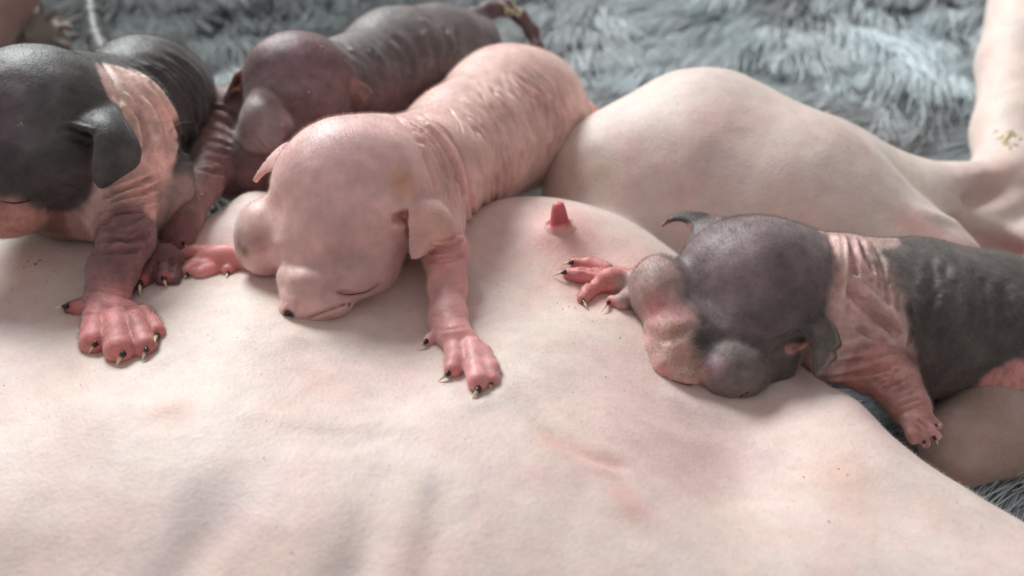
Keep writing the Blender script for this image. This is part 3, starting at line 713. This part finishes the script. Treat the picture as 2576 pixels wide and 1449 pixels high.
fine(S4, ([(2080, 920), (2160, 900), (2250, 880)], [(2200, 990), (2250, 975), (2300, 960)]), 18, .4, .04, .04, 7)
for s_ in (S1, S2, S3, S4):
    s_.V += s_.N * (0.012 * vnoise(s_.V, 0.5, 2) + 0.005 * vnoise(s_.V, 0.2, 3))[:, None]
    sat = smoothstep(1.2, 1.7, s_.C[:, 0] / (s_.C[:, 1] + 1e-6))[:, None] * np.array([0.0, 0.0, 0.03])
    s_.C = s_.C * (1 + sat)
    dark_ = 1 - smoothstep(0.10, 0.22, s_.C.mean(1))[:, None]
    s_.C = s_.C * (1 - 0.28 * dark_)
    for i, (sca, a) in enumerate([(0.5, .16 + .10 * dark_[:, 0]), (0.2, .12 + .10 * dark_[:, 0]), (0.09, .04 + .10 * dark_[:, 0])]):
        s_.C = s_.C * (1 + a * vnoise(s_.V, sca, 40 + i))[:, None]
    s_.refresh()
# mother: areola, flushed marks, bluish hollows of the ribs, old scratches
mum.groove([(1400, 585), (1412, 590)], 0.55, -0.16)
# skin pushed up round what presses on it
for pl, w_, h_ in (([(690, 826), (770, 850), (880, 836), (965, 780)], .28, -.09), ([(1640, 985), (1720, 1015), (1840, 1045), (1930, 1000)], .28, -.09), ([(180, 870), (230, 925), (310, 945), (400, 905), (435, 850)], .22, -.07), ([(1100, 965), (1180, 1015), (1255, 990), (1275, 930)], .20, -.07), ([(1390, 715), (1450, 785), (1520, 805), (1580, 800)], .16, -.06)):
    mum.groove(pl, w_ * 1.2, h_ * .6)
mum.spot(1400, 600, 190, srgb(228, 182, 176), 0.6, 1.0); mum.spot(1410, 585, 70, srgb(222, 156, 150), 0.6, 1.0); mum.spot(1560, 720, 130, srgb(222, 170, 166), 0.55, 1.0); mum.spot(1700, 1100, 260, srgb(224, 182, 178), 0.5, 1.0)
arcs(mum, [(1340, 570), (1380, 610)], [(1440, 590), (1470, 640)], 7, 0.05, 0.012, 4, 3)
mum.stroke([(1375, 1105), (1440, 1130), (1530, 1175)], 34, srgb(214, 158, 152), 0.5, 1.0); mum.stroke([(1560, 1240), (1600, 1285)], 32, srgb(218, 164, 156), 0.45, 1.0)
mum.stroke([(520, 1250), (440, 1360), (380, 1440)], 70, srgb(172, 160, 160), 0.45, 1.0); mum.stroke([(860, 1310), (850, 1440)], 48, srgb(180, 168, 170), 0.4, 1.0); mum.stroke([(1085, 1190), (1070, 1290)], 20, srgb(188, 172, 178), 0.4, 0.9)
for pl in ([(250, 1180), (330, 1120), (420, 1100), (520, 1120)], [(1180, 1290), (1210, 1200), (1290, 1150), (1330, 1080)], [(1690, 1010), (1740, 1090), (1830, 1140), (1960, 1150)], [(1300, 880), (1380, 930), (1500, 940)], [(1950, 420), (2080, 470), (2230, 480)]): mum.stroke(pl, 16, srgb(200, 180, 190), 0.22, 1.0)
arcs(mum, [(700, 1060), (860, 1085), (1000, 1060)], [(720, 1120), (870, 1140), (1010, 1100)], 3, 0.10, 0.008, 8, 7); arcs(mum, [(1330, 1090), (1450, 1150), (1560, 1190)], [(1360, 1060), (1480, 1120), (1600, 1180)], 3, 0.09, 0.03, 6, 9)
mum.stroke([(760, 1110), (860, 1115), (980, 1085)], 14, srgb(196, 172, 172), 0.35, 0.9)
mum.spot(430, 1035, 60, srgb(226, 182, 168), 0.5, 0.9); mum.spot(2120, 1200, 80, srgb(220, 170, 150), 0.35, 0.9); mum.spot(100, 960, 120, srgb(222, 176, 164), 0.35, 0.9)
mum.stroke([(2290, 560), (2420, 640), (2560, 640)], 50, srgb(206, 150, 142), 0.6, 0.9); mum.blob([(2440, 1120, 20.3, 120), (2520, 1060, 21.2, 165), (2680, 1040, 22, 210)], srgb(168, 138, 126), 0.9, 0.5); mum.blob([(-260, 260, 30, 140), (-90, 120, 31, 130), (20, -30, 32.5, 110), (90, -140, 34, 90)], srgb(160, 124, 116), 1, 0.5)  # other thigh and far forearm browned: shade painted into their skin colour
mum.spot(2480, 470, 60, srgb(204, 146, 138), 0.4, 1.0); mum.stroke([(1360, 440), (1500, 430)], 40, srgb(206, 176, 150), 0.4, 0.9)
mum.groove([(2291, 520), (2400, 560), (2524, 592)], 0.22, -0.07)
mum.refresh()

def claw(parent, skin, base, tip, r=6.5, lift=0.0, col=None):
    """a curved claw: dark sheath at the root, ivory point"""
    b = skin.hit(*base)
    if b is None: return None
    db = depth_of(b); A = at(*base, db + 0.0)
    dm = md(*tip); ht = skin.hit(*tip); dt = depth_of(ht) - 0.05 if ht is not None else 99
    B = at(*tip, min(dm - 0.04, db + 0.10, dt))
    mid = (A + B) / 2 + np.array([0, -0.05, 0.22 * np.linalg.norm(B - A)])
    n, m = 8, 8; Vv = []; C = []
    dark = srgb(44, 38, 34); iv = srgb(230, 216, 180)
    for i in range(n):
        t = i / (n - 1); p = (1 - t) ** 2 * A + 2 * t * (1 - t) * mid + t * t * B
        tg = 2 * (1 - t) * (mid - A) + 2 * t * (B - mid); tg /= np.linalg.norm(tg)
        s1 = np.cross(tg, [0, 0, 1.0]); s1 /= np.linalg.norm(s1) + 1e-9; s2 = np.cross(s1, tg)
        rr = 1.25 * S(r, db) * (1.0 - 0.92 * t ** 0.9)
        for j in range(m):
            a = 2 * math.pi * j / m; Vv.append(p + rr * (0.75 * math.cos(a) * s1 + math.sin(a) * s2)); C.append(dark + (iv - dark) * smoothstep(0.28, 0.5, t))
    F = [[i * m + j, i * m + (j + 1) % m, (i + 1) * m + (j + 1) % m, (i + 1) * m + j] for i in range(n - 1) for j in range(m)]
    F += [list(range(m))[::-1], [(n - 1) * m + j for j in range(m)]]
    return mesh('claw', np.array(Vv), F, MAT_CLAW, parent, np.array(C))

def kitten(skin, mat, label, base):
    o = empty('kitten', base); tag(o, label, 'kitten', 'kittens nursing at the mother')
    mesh('body', skin.V, skin.Q, mat, o, skin.C)
    return o
# origin of each thing: the point it stands on
E3 = kitten(S3, MAT_PINK, 'pale pink hairless kitten with folded ears in the middle', (0.0, 18.0, 3.0))
E4 = kitten(S4, MAT_DARK, 'grey headed kitten with pink collar of skin lying before the stretched hind leg', (6.0, 16.0, 3.0))
E1 = kitten(S1, MAT_DARK, 'dark grey kitten with pale pink neck and wide clawed paw at far left', (-7.5, 18.0, 3.0))
E2 = kitten(S2, MAT_DARK, 'mauve brown kitten with curled tail lying behind the pale pink kitten', (-3.5, 22.0, 2.0))
for b, t, r in [((1130, 938), (1102, 959), 7), ((1204, 978), (1188, 1004), 9), ((1237, 962), (1232, 978), 5), ((1074, 858), (1047, 877), 6.5), ((574, 688), (570, 700), 6), ((472, 690), (462, 700), 6)]:
    claw(E3, S3, b, t, r)
for b, t, r in [((1441, 660), (1408, 668), 5.5), ((1424, 684), (1390, 694), 6), ((1467, 758), (1478, 776), 6), ((1532, 760), (1512, 786), 5), ((2352, 1070), (2368, 1066), 4), ((2348, 1098), (2360, 1122), 4.5), ((2325, 1110), (2322, 1126), 4)]:
    claw(E4, S4, b, t, r)
for b, t, r in [((244, 862), (222, 892), 7), ((312, 888), (292, 924), 8), ((370, 878), (357, 912), 7), ((397, 844), (390, 862), 7), ((172, 770), (136, 778), 6.5)]:
    claw(E1, S1, b, t, r)
for b, t, r in [((352, 712), (354, 744), 9), ((412, 700), (420, 722), 8), ((462, 610), (474, 628), 7)]:
    claw(E2, S2, b, t, r)

def seam(parent, skin, pl, rpx, col, name):
    """a thin dark line where two folds of skin meet"""
    P = [p for p in (skin.hit(u, v) for u, v in spline(pl, 8)) if p is not None]
    P = np.array(P); n = len(P); Vv = []; F = []
    for i, p in enumerate(P):
        tg = P[min(i + 1, n - 1)] - P[max(i - 1, 0)]; tg /= np.linalg.norm(tg) + 1e-9; nn = np.array(skin.bvh.find_nearest(Vector(p))[1]); a = np.cross(tg, nn); a /= np.linalg.norm(a) + 1e-9
        r = S(rpx, depth_of(p)) * (0.35 + 0.65 * math.sin(math.pi * (i + .5) / n)); Vv += [p + r * (math.cos(t) * a + 0.8 * math.sin(t) * nn) - nn * r * .2 for t in np.arange(6) * 1.0472]
    for i in range(n - 1): F += [[i * 6 + j, i * 6 + (j + 1) % 6, i * 6 + 6 + (j + 1) % 6, i * 6 + 6 + j] for j in range(6)]
    mesh(name, np.array(Vv), F, MAT_CRUMB, parent, np.tile(col, (len(Vv), 1)))
DK = srgb(74, 48, 42)
seam(E3, S3, [(846, 735), (870, 741), (894, 740), (925, 733), (953, 714)], 1.7, DK, 'eyelid_seam')
seam(E3, S3, [(772, 800), (800, 790), (830, 779), (872, 764)], 1.3, srgb(140, 90, 84), 'mouth_line')
seam(E4, S4, [(1800, 1000), (1830, 1004), (1856, 1001), (1884, 985)], 2.2, srgb(44, 36, 34), 'eyelid_seam')
seam(E4, S4, [(1690, 955), (1714, 966), (1740, 970), (1764, 978)], 2.2, srgb(80, 48, 42), 'mouth_line')
seam(E1, S1, [(0, 505), (30, 511), (60, 508), (82, 500)], 2.4, srgb(50, 38, 36), 'eyelid_seam')

EM = empty('mother_cat', (0, 10, 0)); tag(EM, 'large pale hairless mother cat lying on her side under the kittens', 'cat')
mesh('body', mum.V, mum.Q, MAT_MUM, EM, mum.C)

# ------------------------------------------------------------------ blanket
def blanket_z(x, y):
    p = np.stack([x, y, np.zeros_like(x)], -1).reshape(-1, 3)
    z = 0.5 * vnoise(p, 6.0, 1) + 0.2 * vnoise(p, 2.5, 2) - 0.1
    z = z + 1.3 * smoothstep(7, 10, p[:, 0]) * (1 - smoothstep(14, 20, p[:, 1]))
    return z.reshape(x.shape)
bx = np.arange(-34, 34.1, 0.8); by = np.arange(-8, 66, 0.8)
X, Y = np.meshgrid(bx, by, indexing='ij'); Z = blanket_z(X, Y)
BV = np.stack([X, Y, Z], -1).reshape(-1, 3); ny = len(by)
BQ = [[i * ny + j, (i + 1) * ny + j, (i + 1) * ny + j + 1, i * ny + j + 1] for i in range(len(bx) - 1) for j in range(ny - 1)]
m_bl, nt, b = new_mat('blanket_backing'); b.inputs['Base Color'].default_value = (0.13, 0.13, 0.135, 1); b.inputs['Roughness'].default_value = 0.9
EB = empty('fur_blanket', (0, 20, 0)); tag(EB, 'grey long pile faux fur blanket spread under all the cats', 'blanket')
mesh('backing', BV, BQ, m_bl, EB)
m_fur, nt, b = new_mat('faux_fur')
hi_ = N(nt, 'ShaderNodeHairInfo'); a_ = N(nt, 'ShaderNodeAttribute', attribute_name='tone')
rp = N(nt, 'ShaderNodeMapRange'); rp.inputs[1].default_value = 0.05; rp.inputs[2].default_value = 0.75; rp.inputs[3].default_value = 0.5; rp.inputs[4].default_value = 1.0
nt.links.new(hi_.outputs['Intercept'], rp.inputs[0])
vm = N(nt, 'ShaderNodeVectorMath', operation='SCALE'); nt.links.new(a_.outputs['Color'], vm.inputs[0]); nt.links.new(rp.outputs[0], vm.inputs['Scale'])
nt.links.new(vm.outputs[0], b.inputs['Base Color']); b.inputs['Roughness'].default_value = 0.5; b.inputs['Specular IOR Level'].default_value = 0.35
def fur(n_clump, per, xr, yr, lenr, seed):
    g = np.random.default_rng(seed)
    cx = g.uniform(*xr, n_clump); cy = g.uniform(*yr, n_clump); P2 = np.stack([cx, cy, 0 * cx], 1)
    keep = (height(cx, cy) < 1.0) & (np.abs(cx) < 4 + 0.52 * (cy * 0.77 + 14)); cx, cy, P2 = cx[keep], cy[keep], P2[keep]; nc = len(cx)
    ang = math.radians(236) + 0.9 * vnoise(P2, 7.0, 3) + 0.5 * vnoise(P2, 2.2, 4) + g.normal(0, 0.18, nc)
    # in the far left the pile is brushed the other way
    ang = ang + 0.7 * (1 - smoothstep(-9, 0, cx))
    Ln = g.uniform(*lenr, nc)
    rise = 0.55 + 0.25 * vnoise(P2, 1.6, 6)
    tone0 = srgb(222, 232, 236)[None] * (0.86 + 0.26 * g.random((nc, 1))) ; warm = srgb(150, 138, 136)[None]
    mixv = np.clip(0.5 + 0.9 * vnoise(P2, 2.0, 8), 0, 1)[:, None]
    tone = tone0 * (1 - 0.45 * mixv) + warm * 0.45 * mixv
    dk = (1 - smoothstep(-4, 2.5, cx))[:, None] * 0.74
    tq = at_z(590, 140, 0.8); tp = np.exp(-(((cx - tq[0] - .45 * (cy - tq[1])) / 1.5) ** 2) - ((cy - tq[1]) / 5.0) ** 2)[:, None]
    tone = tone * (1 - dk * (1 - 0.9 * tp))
    K = np.repeat(np.arange(nc), per); M = len(K)
    off = g.normal(0, 0.24, (M, 2)); rx = cx[K] + off[:, 0]; ry = cy[K] + off[:, 1]
    L_ = Ln[K] * g.uniform(0.7, 1.1, M); an = ang[K] + g.normal(0, 0.12, M)
    T = np.linspace(0, 1, 5)
    dx, dy = np.cos(an), np.sin(an); z0 = blanket_z(rx, ry)
    ri = rise[K]
    P = np.empty((M, 5, 3))
    for i, t in enumerate(T):
        gather = 0.65 * t                                    # tips draw together into locks
        P[:, i, 0] = rx - gather * off[:, 0] + dx * L_ * t * (0.6 + .4 * t)
        P[:, i, 1] = ry - gather * off[:, 1] + dy * L_ * t * (0.6 + .4 * t)
        P[:, i, 2] = z0 + L_ * ri * (1.35 * t - 0.75 * t * t)
    return P, tone[K] * g.uniform(0.85, 1.15, (M, 1))
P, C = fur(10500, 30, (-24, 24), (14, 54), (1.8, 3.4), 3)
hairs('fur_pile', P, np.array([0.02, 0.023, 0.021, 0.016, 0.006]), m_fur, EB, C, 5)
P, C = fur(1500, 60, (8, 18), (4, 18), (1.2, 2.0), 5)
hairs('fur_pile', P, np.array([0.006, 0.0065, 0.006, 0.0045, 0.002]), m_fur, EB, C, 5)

# ------------------------------------------------------------------ nipple
def lathe(prof, A, axis, m=20):
    axis = axis / np.linalg.norm(axis); s1 = np.cross(axis, [0, 1.0, 0]); s1 /= np.linalg.norm(s1); s2 = np.cross(axis, s1)
    Vv = [A + axis * h + r * (math.cos(2 * math.pi * j / m) * s1 + math.sin(2 * math.pi * j / m) * s2) for r, h in prof for j in range(m)]
    n = len(prof); F = [[i * m + j, i * m + (j + 1) % m, (i + 1) * m + (j + 1) % m, (i + 1) * m + j] for i in range(n - 1) for j in range(m)]
    F.append([(n - 1) * m + j for j in range(m)])
    return np.array(Vv), F
base_p = mum.hit(1409, 566); tip_p = at(1403, 506, depth_of(base_p) - 0.12)
axis = tip_p - base_p; Ln = np.linalg.norm(axis)
prof = [(0.48, -0.2), (0.36, -0.12), (0.28, -0.06), (0.228, 0.0), (0.20, 0.07), (0.185, 0.13), (0.17, 0.22), (0.152, 0.32), (0.135, 0.40), (0.112, 0.46), (0.078, 0.50), (0.04, 0.522), (0.01, 0.528)]
prof = [(r, h * Ln / 0.525) for r, h in prof]
NV, NF = lathe(prof, base_p, axis)
for i_ in range(60):                                        # the foot of the nipple spreads into the skin around it
    n_ = np.array(mum.bvh.find_nearest(Vector(base_p))[1]); t1_ = np.cross(n_, [1.0, 0, 0]); t1_ /= np.linalg.norm(t1_); t2_ = np.cross(n_, t1_); a_ = NV[i_] - base_p; a_ = a_ - n_ * (a_ @ n_); a_ /= np.linalg.norm(a_) + 1e-9
    r_ = mum.bvh.find_nearest(Vector(base_p + a_ * [0.40, 0.31, 0.255][i_ // 20])); NV[i_] = np.array(r_[0]) + np.array(r_[1]) * [-0.015, 0.008, 0.03][i_ // 20]
tt = np.clip(((NV - base_p) @ axis) / Ln ** 2, 0, 1)[:, None]
NC = srgb(178, 70, 76)[None] * (1 - tt) + srgb(212, 128, 126)[None] * tt
NV = NV + 0.018 * vnoise(NV, 0.10, 2)[:, None]
th_ = ((NV - base_p) @ axis) / Ln ** 2; NC = NC + (srgb(224, 168, 160)[None] - NC) * (1 - smoothstep(-0.06, 0.10, th_))[:, None]
NV = NV + 0
tag(mesh('nipple', NV, NF, MAT_PINK, EM, NC), 'upright rosy nipple')

# ------------------------------------------------------------------ fine down on the skin
def down(skin, parent, n, ln, rad, col, seed, vis=True):
    g = np.random.default_rng(seed)
    fv = np.mean(skin.V[skin.Q], 1); fn = skin.N[skin.Q].mean(1)
    vd = fv - CAM; vd /= np.linalg.norm(vd, axis=1, keepdims=True)
    uvx = (fv - CAM); dd = uvx @ FW; uu = 1288 + F_PX * (uvx @ RT) / dd; vv = 724 - F_PX * (uvx @ UP) / dd
    ok = np.where(((fn * vd).sum(1) < 0.35) & (uu > -150) & (uu < 2730) & (vv > -120) & (vv < 1570))[0]
    pick = g.choice(ok, min(n, len(ok) * 3))
    w_ = g.dirichlet([1, 1, 1, 1], len(pick)); p = (skin.V[skin.Q[pick]] * w_[..., None]).sum(1)
    nn = skin.N[skin.Q[pick]].mean(1)
    comb = np.stack([vnoise(p, 1.2, 70), vnoise(p, 1.2, 71), vnoise(p, 1.2, 72)], 1) * 0.9 + g.normal(0, 0.3, p.shape)
    d1 = nn + 0.6 * comb; d1 /= np.linalg.norm(d1, axis=1, keepdims=True)
    L_ = (ln * g.uniform(0.5, 1.2, len(p)))[:, None]
    a = p - nn * 0.005; m = p + d1 * L_ * 0.5; e = m + (d1 + 0.6 * comb) * L_ * 0.5
    hairs('down', np.stack([a, m, e], 1), np.array([rad, rad * 0.8, rad * 0.25]), MAT_FUZZ, parent, np.tile(col, (len(p), 1)) * g.uniform(.8, 1.15, (len(p), 1)))
down(S3, E3, 70000, 0.055, 0.0008, srgb(226, 204, 190), 1)
down(S4, E4, 80000, 0.060, 0.0008, srgb(160, 148, 140), 2)
down(S1, E1, 70000, 0.055, 0.0008, srgb(130, 126, 124), 3)
down(S2, E2, 40000, 0.06, 0.0009, srgb(180, 166, 162), 4)
down(mum, EM, 120000, 0.045, 0.0007, srgb(236, 226, 214), 5)

# longer milk-wet hairs on the muzzle of the right kitten
def tuft_hairs(skin, parent, spots, n, ln, rad, col, seed):
    g = np.random.default_rng(seed); P = []
    for u, v, r in spots:
        for i in range(n):
            a, q = g.uniform(0, 6.283), r * math.sqrt(g.random()); p = skin.hit(u + q * math.cos(a), v + q * math.sin(a))
            if p is None: continue
            r0 = skin.bvh.find_nearest(Vector(p)); nn = np.array(r0[1])
            c = g.normal(0, 0.7, 3); c -= nn * (c @ nn); d = nn * 0.35 + c; L_ = ln * g.uniform(.5, 1.3)
            e = p + d * L_ * .5; P.append([p - nn * .005, e, e + (d * .6 + g.normal(0, .5, 3) - nn * .3) * L_ * .5])
    if P: hairs('down', np.array(P), np.array([rad, rad * .8, rad * .3]), MAT_FUZZ, parent, np.tile(col, (len(P), 1)))
tuft_hairs(S4, E4, [(1690, 860, 40), (1720, 900, 40), (1745, 940, 36), (1760, 975, 30), (1700, 830, 30)], 70, 0.16, 0.0017, srgb(220, 198, 168), 3)

# ------------------------------------------------------------------ crumbs, specks and a stray hair
def crumb(skin, u, v, size, n, col, label, seed):
    """a little cluster of dry flakes stuck to the skin"""
    g = np.random.default_rng(seed); Vv = []; F = []; C = []
    for i in range(n):
        p = skin.hit(u + g.normal(0, size * .5), v + g.normal(0, size * .35))
        if p is None: continue
        nn = np.array(skin.bvh.find_nearest(Vector(p))[1]); sz = S(max(size * .3, 2.2), depth_of(p)) * g.uniform(.5, 1.2)
        a = np.cross(nn, g.normal(0, 1, 3)); a /= np.linalg.norm(a); b_ = np.cross(nn, a); up = nn * sz * g.uniform(.2, .7)
        ring = [p + a * sz * x + b_ * sz * y * .45 + up * z for x, y, z in ((-1, -.6, .1), (-.2, -1, .3), (.9, -.5, .5), (1.1, .4, .6), (.1, 1, .35), (-.9, .6, .1))]
        i0 = len(Vv); Vv += [q - nn * 0.006 for q in ring] + [q + nn * 0.012 for q in ring]; C += [np.asarray(col) * g.uniform(.75, 1.2)] * 12
        F += [[i0 + 5 - j for j in range(6)], [i0 + 6 + j for j in range(6)]] + [[i0 + j, i0 + (j + 1) % 6, i0 + 6 + (j + 1) % 6, i0 + 6 + j] for j in range(6)]
    if Vv: tag(mesh('litter_crumb', np.array(Vv), F, MAT_CRUMB, None, np.array(C)), label, 'crumb', 'dry crumbs stuck to the cats')
STRAW = srgb(200, 184, 142); OCH = srgb(176, 140, 84)
crumb(S1, 188, 132, 12, 9, srgb(206, 196, 170), 'pale crumb on the crown edge of the far left dark kitten', 1)
crumb(S1, 52, 312, 10, 5, STRAW, 'straw coloured crumb on the forehead of the far left dark kitten', 2)
crumb(S1, 72, 212, 9, 5, srgb(150, 140, 100), 'faint olive crumb high on the far left dark head', 3)
crumb(S2, 780, 232, 5, 3, srgb(216, 180, 120), 'tiny yellow crumb in the middle of the mauve brown forehead', 4)
crumb(S2, 800, 115, 14, 8, srgb(176, 150, 120), 'flaky crust on the crown of the mauve brown kitten', 5)
crumb(S2, 1290, 24, 24, 26, srgb(210, 200, 172), 'cream crust on the bend of the curled tail', 6)
crumb(S2, 508, 488, 6, 3, srgb(220, 190, 160), 'small pale flake on the mauve brown kitten elbow', 7)
crumb(mum, 2530, 345, 30, 26, srgb(226, 208, 176), 'cluster of yellow flakes on the mother cat foot', 8)
crumb(S4, 1968, 640, 4, 2, srgb(60, 44, 36), 'single dark speck on the grey crown of the right kitten', 9)

g = np.random.default_rng(21); Vv = []; F = []; C = []
sp = [(1402, 762, 5), (1430, 772, 4), (1416, 778, 4), (1448, 775, 5), (1462, 783, 3), (1250, 717, 4), (1268, 705, 3), (1490, 808, 4), (1350, 523, 4), (1256, 735, 3), (70, 658, 8), (90, 664, 9), (100, 655, 8), (118, 708, 5), (60, 672, 6), (136, 683, 4),
      (668, 1158, 4), (735, 1392, 7), (664, 1152, 5), (2086, 1312, 7), (2022, 1200, 6), (2132, 1195, 6), (2110, 1180, 6), (1352, 880, 3), (1560, 850, 5), (10, 970, 5)]
sp += [(g.uniform(0, 2576), g.uniform(720, 1440), g.uniform(1.6, 3.4)) for i in range(110)] + [(g.uniform(1400, 2300), g.uniform(230, 560), g.uniform(1.5, 3.5)) for i in range(30)]
for u, v, r in sp:
    p = mum.hit(u, v)
    if p is None: continue
    nn = np.array(mum.bvh.find_nearest(Vector(p))[1]); a = np.cross(nn, g.normal(0, 1, 3)); a /= np.linalg.norm(a); b_ = np.cross(nn, a); sz = S(r, depth_of(p)) * .8; el = g.uniform(.35, .9)
    i0 = len(Vv); Vv += [p + sz * (math.cos(t) * a + el * math.sin(t) * b_) - nn * .004 for t in np.arange(6) * 1.0472] + [p + nn * .012]
    F += [[i0 + j, i0 + (j + 1) % 6, i0 + 6] for j in range(6)]; C += [[srgb(96, 60, 44), srgb(150, 104, 80), srgb(186, 140, 112), srgb(176, 130, 104)][g.integers(4)]] * 7
tag(mesh('dirt_specks', np.array(Vv), F, MAT_CRUMB, None, np.array(C)), 'tiny brown dirt specks scattered over the mother cat belly', 'specks', kind='stuff')

def strand(pl, skin, r, col, name, label, cat, lift):
    P = []
    for i, (u, v) in enumerate(spline(pl)):
        p = skin.hit(u, v)
        if p is None: continue
        P.append(at(u, v, depth_of(p) - lift))
    P = np.array(P); Vv = []; F = []
    for i, p in enumerate(P):
        tg = P[min(i + 1, len(P) - 1)] - P[max(i - 1, 0)]; tg /= np.linalg.norm(tg) + 1e-9; a = np.cross(tg, [.3, .2, 1.0]); a /= np.linalg.norm(a); b_ = np.cross(tg, a)
        Vv += [p + r * (1 - .5 * i / len(P)) * (math.cos(t) * a + math.sin(t) * b_) for t in np.arange(5) * 1.2566]
    for i in range(len(P) - 1): F += [[i * 5 + j, i * 5 + (j + 1) % 5, i * 5 + 5 + (j + 1) % 5, i * 5 + 5 + j] for j in range(5)]
    tag(mesh(name, np.array(Vv), F, MAT_CRUMB, None, np.tile(col, (len(Vv), 1))), label, cat)
strand([(428, 334), (440, 318), (458, 308), (484, 306)], S1, 0.010, srgb(190, 184, 176), 'stray_hair', 'thin curved pale hair on the flank of the far left dark kitten', 'hair', 0.03)
strand([(78, 582), (108, 592), (140, 605)], mum, 0.012, srgb(190, 160, 140), 'straw_bit', 'thin straw bit on the belly under the far left chin', 'straw', 0.03)

# ------------------------------------------------------------------ beige fleece beyond the left kitten
EF = empty('fleece_throw', at(90, 110, 33)); tag(EF, 'beige tufted fleece lying beyond the far left dark kitten', 'throw')
m_fl, nt, b = new_mat('fleece'); b.inputs['Roughness'].default_value = 0.9; b.inputs['Sheen Weight'].default_value = 0.4
nz = N(nt, 'ShaderNodeTexNoise'); nz.inputs['Scale'].default_value = 500; cr = N(nt, 'ShaderNodeValToRGB'); nt.links.new(nz.outputs[0], cr.inputs[0])
cr.color_ramp.elements[0].color = (*srgb(104, 94, 88), 1); cr.color_ramp.elements[1].color = (*srgb(166, 152, 140), 1); nt.links.new(cr.outputs[0], b.inputs['Base Color'])
fs = Sculpt(0.12); fs.E(60, 100, 33.5, 110, 70, 90, k=.2); fs.E(-60, 130, 33.2, 110, 80, 90, k=.4)
Vf, Qf = fs.build(); Vf = relax(Vf, Qf, 2); sf = Skin(Vf, Qf, (1, 1, 1)); sf.V += sf.N * (0.15 * vnoise(sf.V, .5, 3))[:, None]
mesh('backing', sf.V, sf.Q, m_fl, EF)
g = np.random.default_rng(5)
for i in range(90):
    k_ = g.integers(len(sf.V)); p, nn = sf.V[k_], sf.N[k_]
    if p[2] < at(60, 110, 33.5)[2] - .4: continue
    d = nn + np.array([.6, -.2, .3]) * .5 + g.normal(0, .25, 3); d /= np.linalg.norm(d); L_ = g.uniform(.4, .8); cv = g.normal(0, .5, 3)
    Vv = []; m = 7; n = 7
    for j in range(n):
        t = j / (n - 1); q = p - nn * .1 + d * L_ * t + cv * .3 * t * t; a = np.cross(d, [0, 0, 1.0]); a /= np.linalg.norm(a); b_ = np.cross(d, a); r = .13 * (1 - t ** 4 * .75)
        Vv += [q + r * (math.cos(x) * a + math.sin(x) * b_) * (1 + .15 * math.sin(3 * x + 5 * t)) for x in np.arange(m) * 2 * math.pi / m]
    F = [[x * m + y, x * m + (y + 1) % m, (x + 1) * m + (y + 1) % m, (x + 1) * m + y] for x in range(n - 1) for y in range(m)] + [[(n - 1) * m + y for y in range(m)]]
    mesh('tuft', np.array(Vv), F, m_fl, EF)
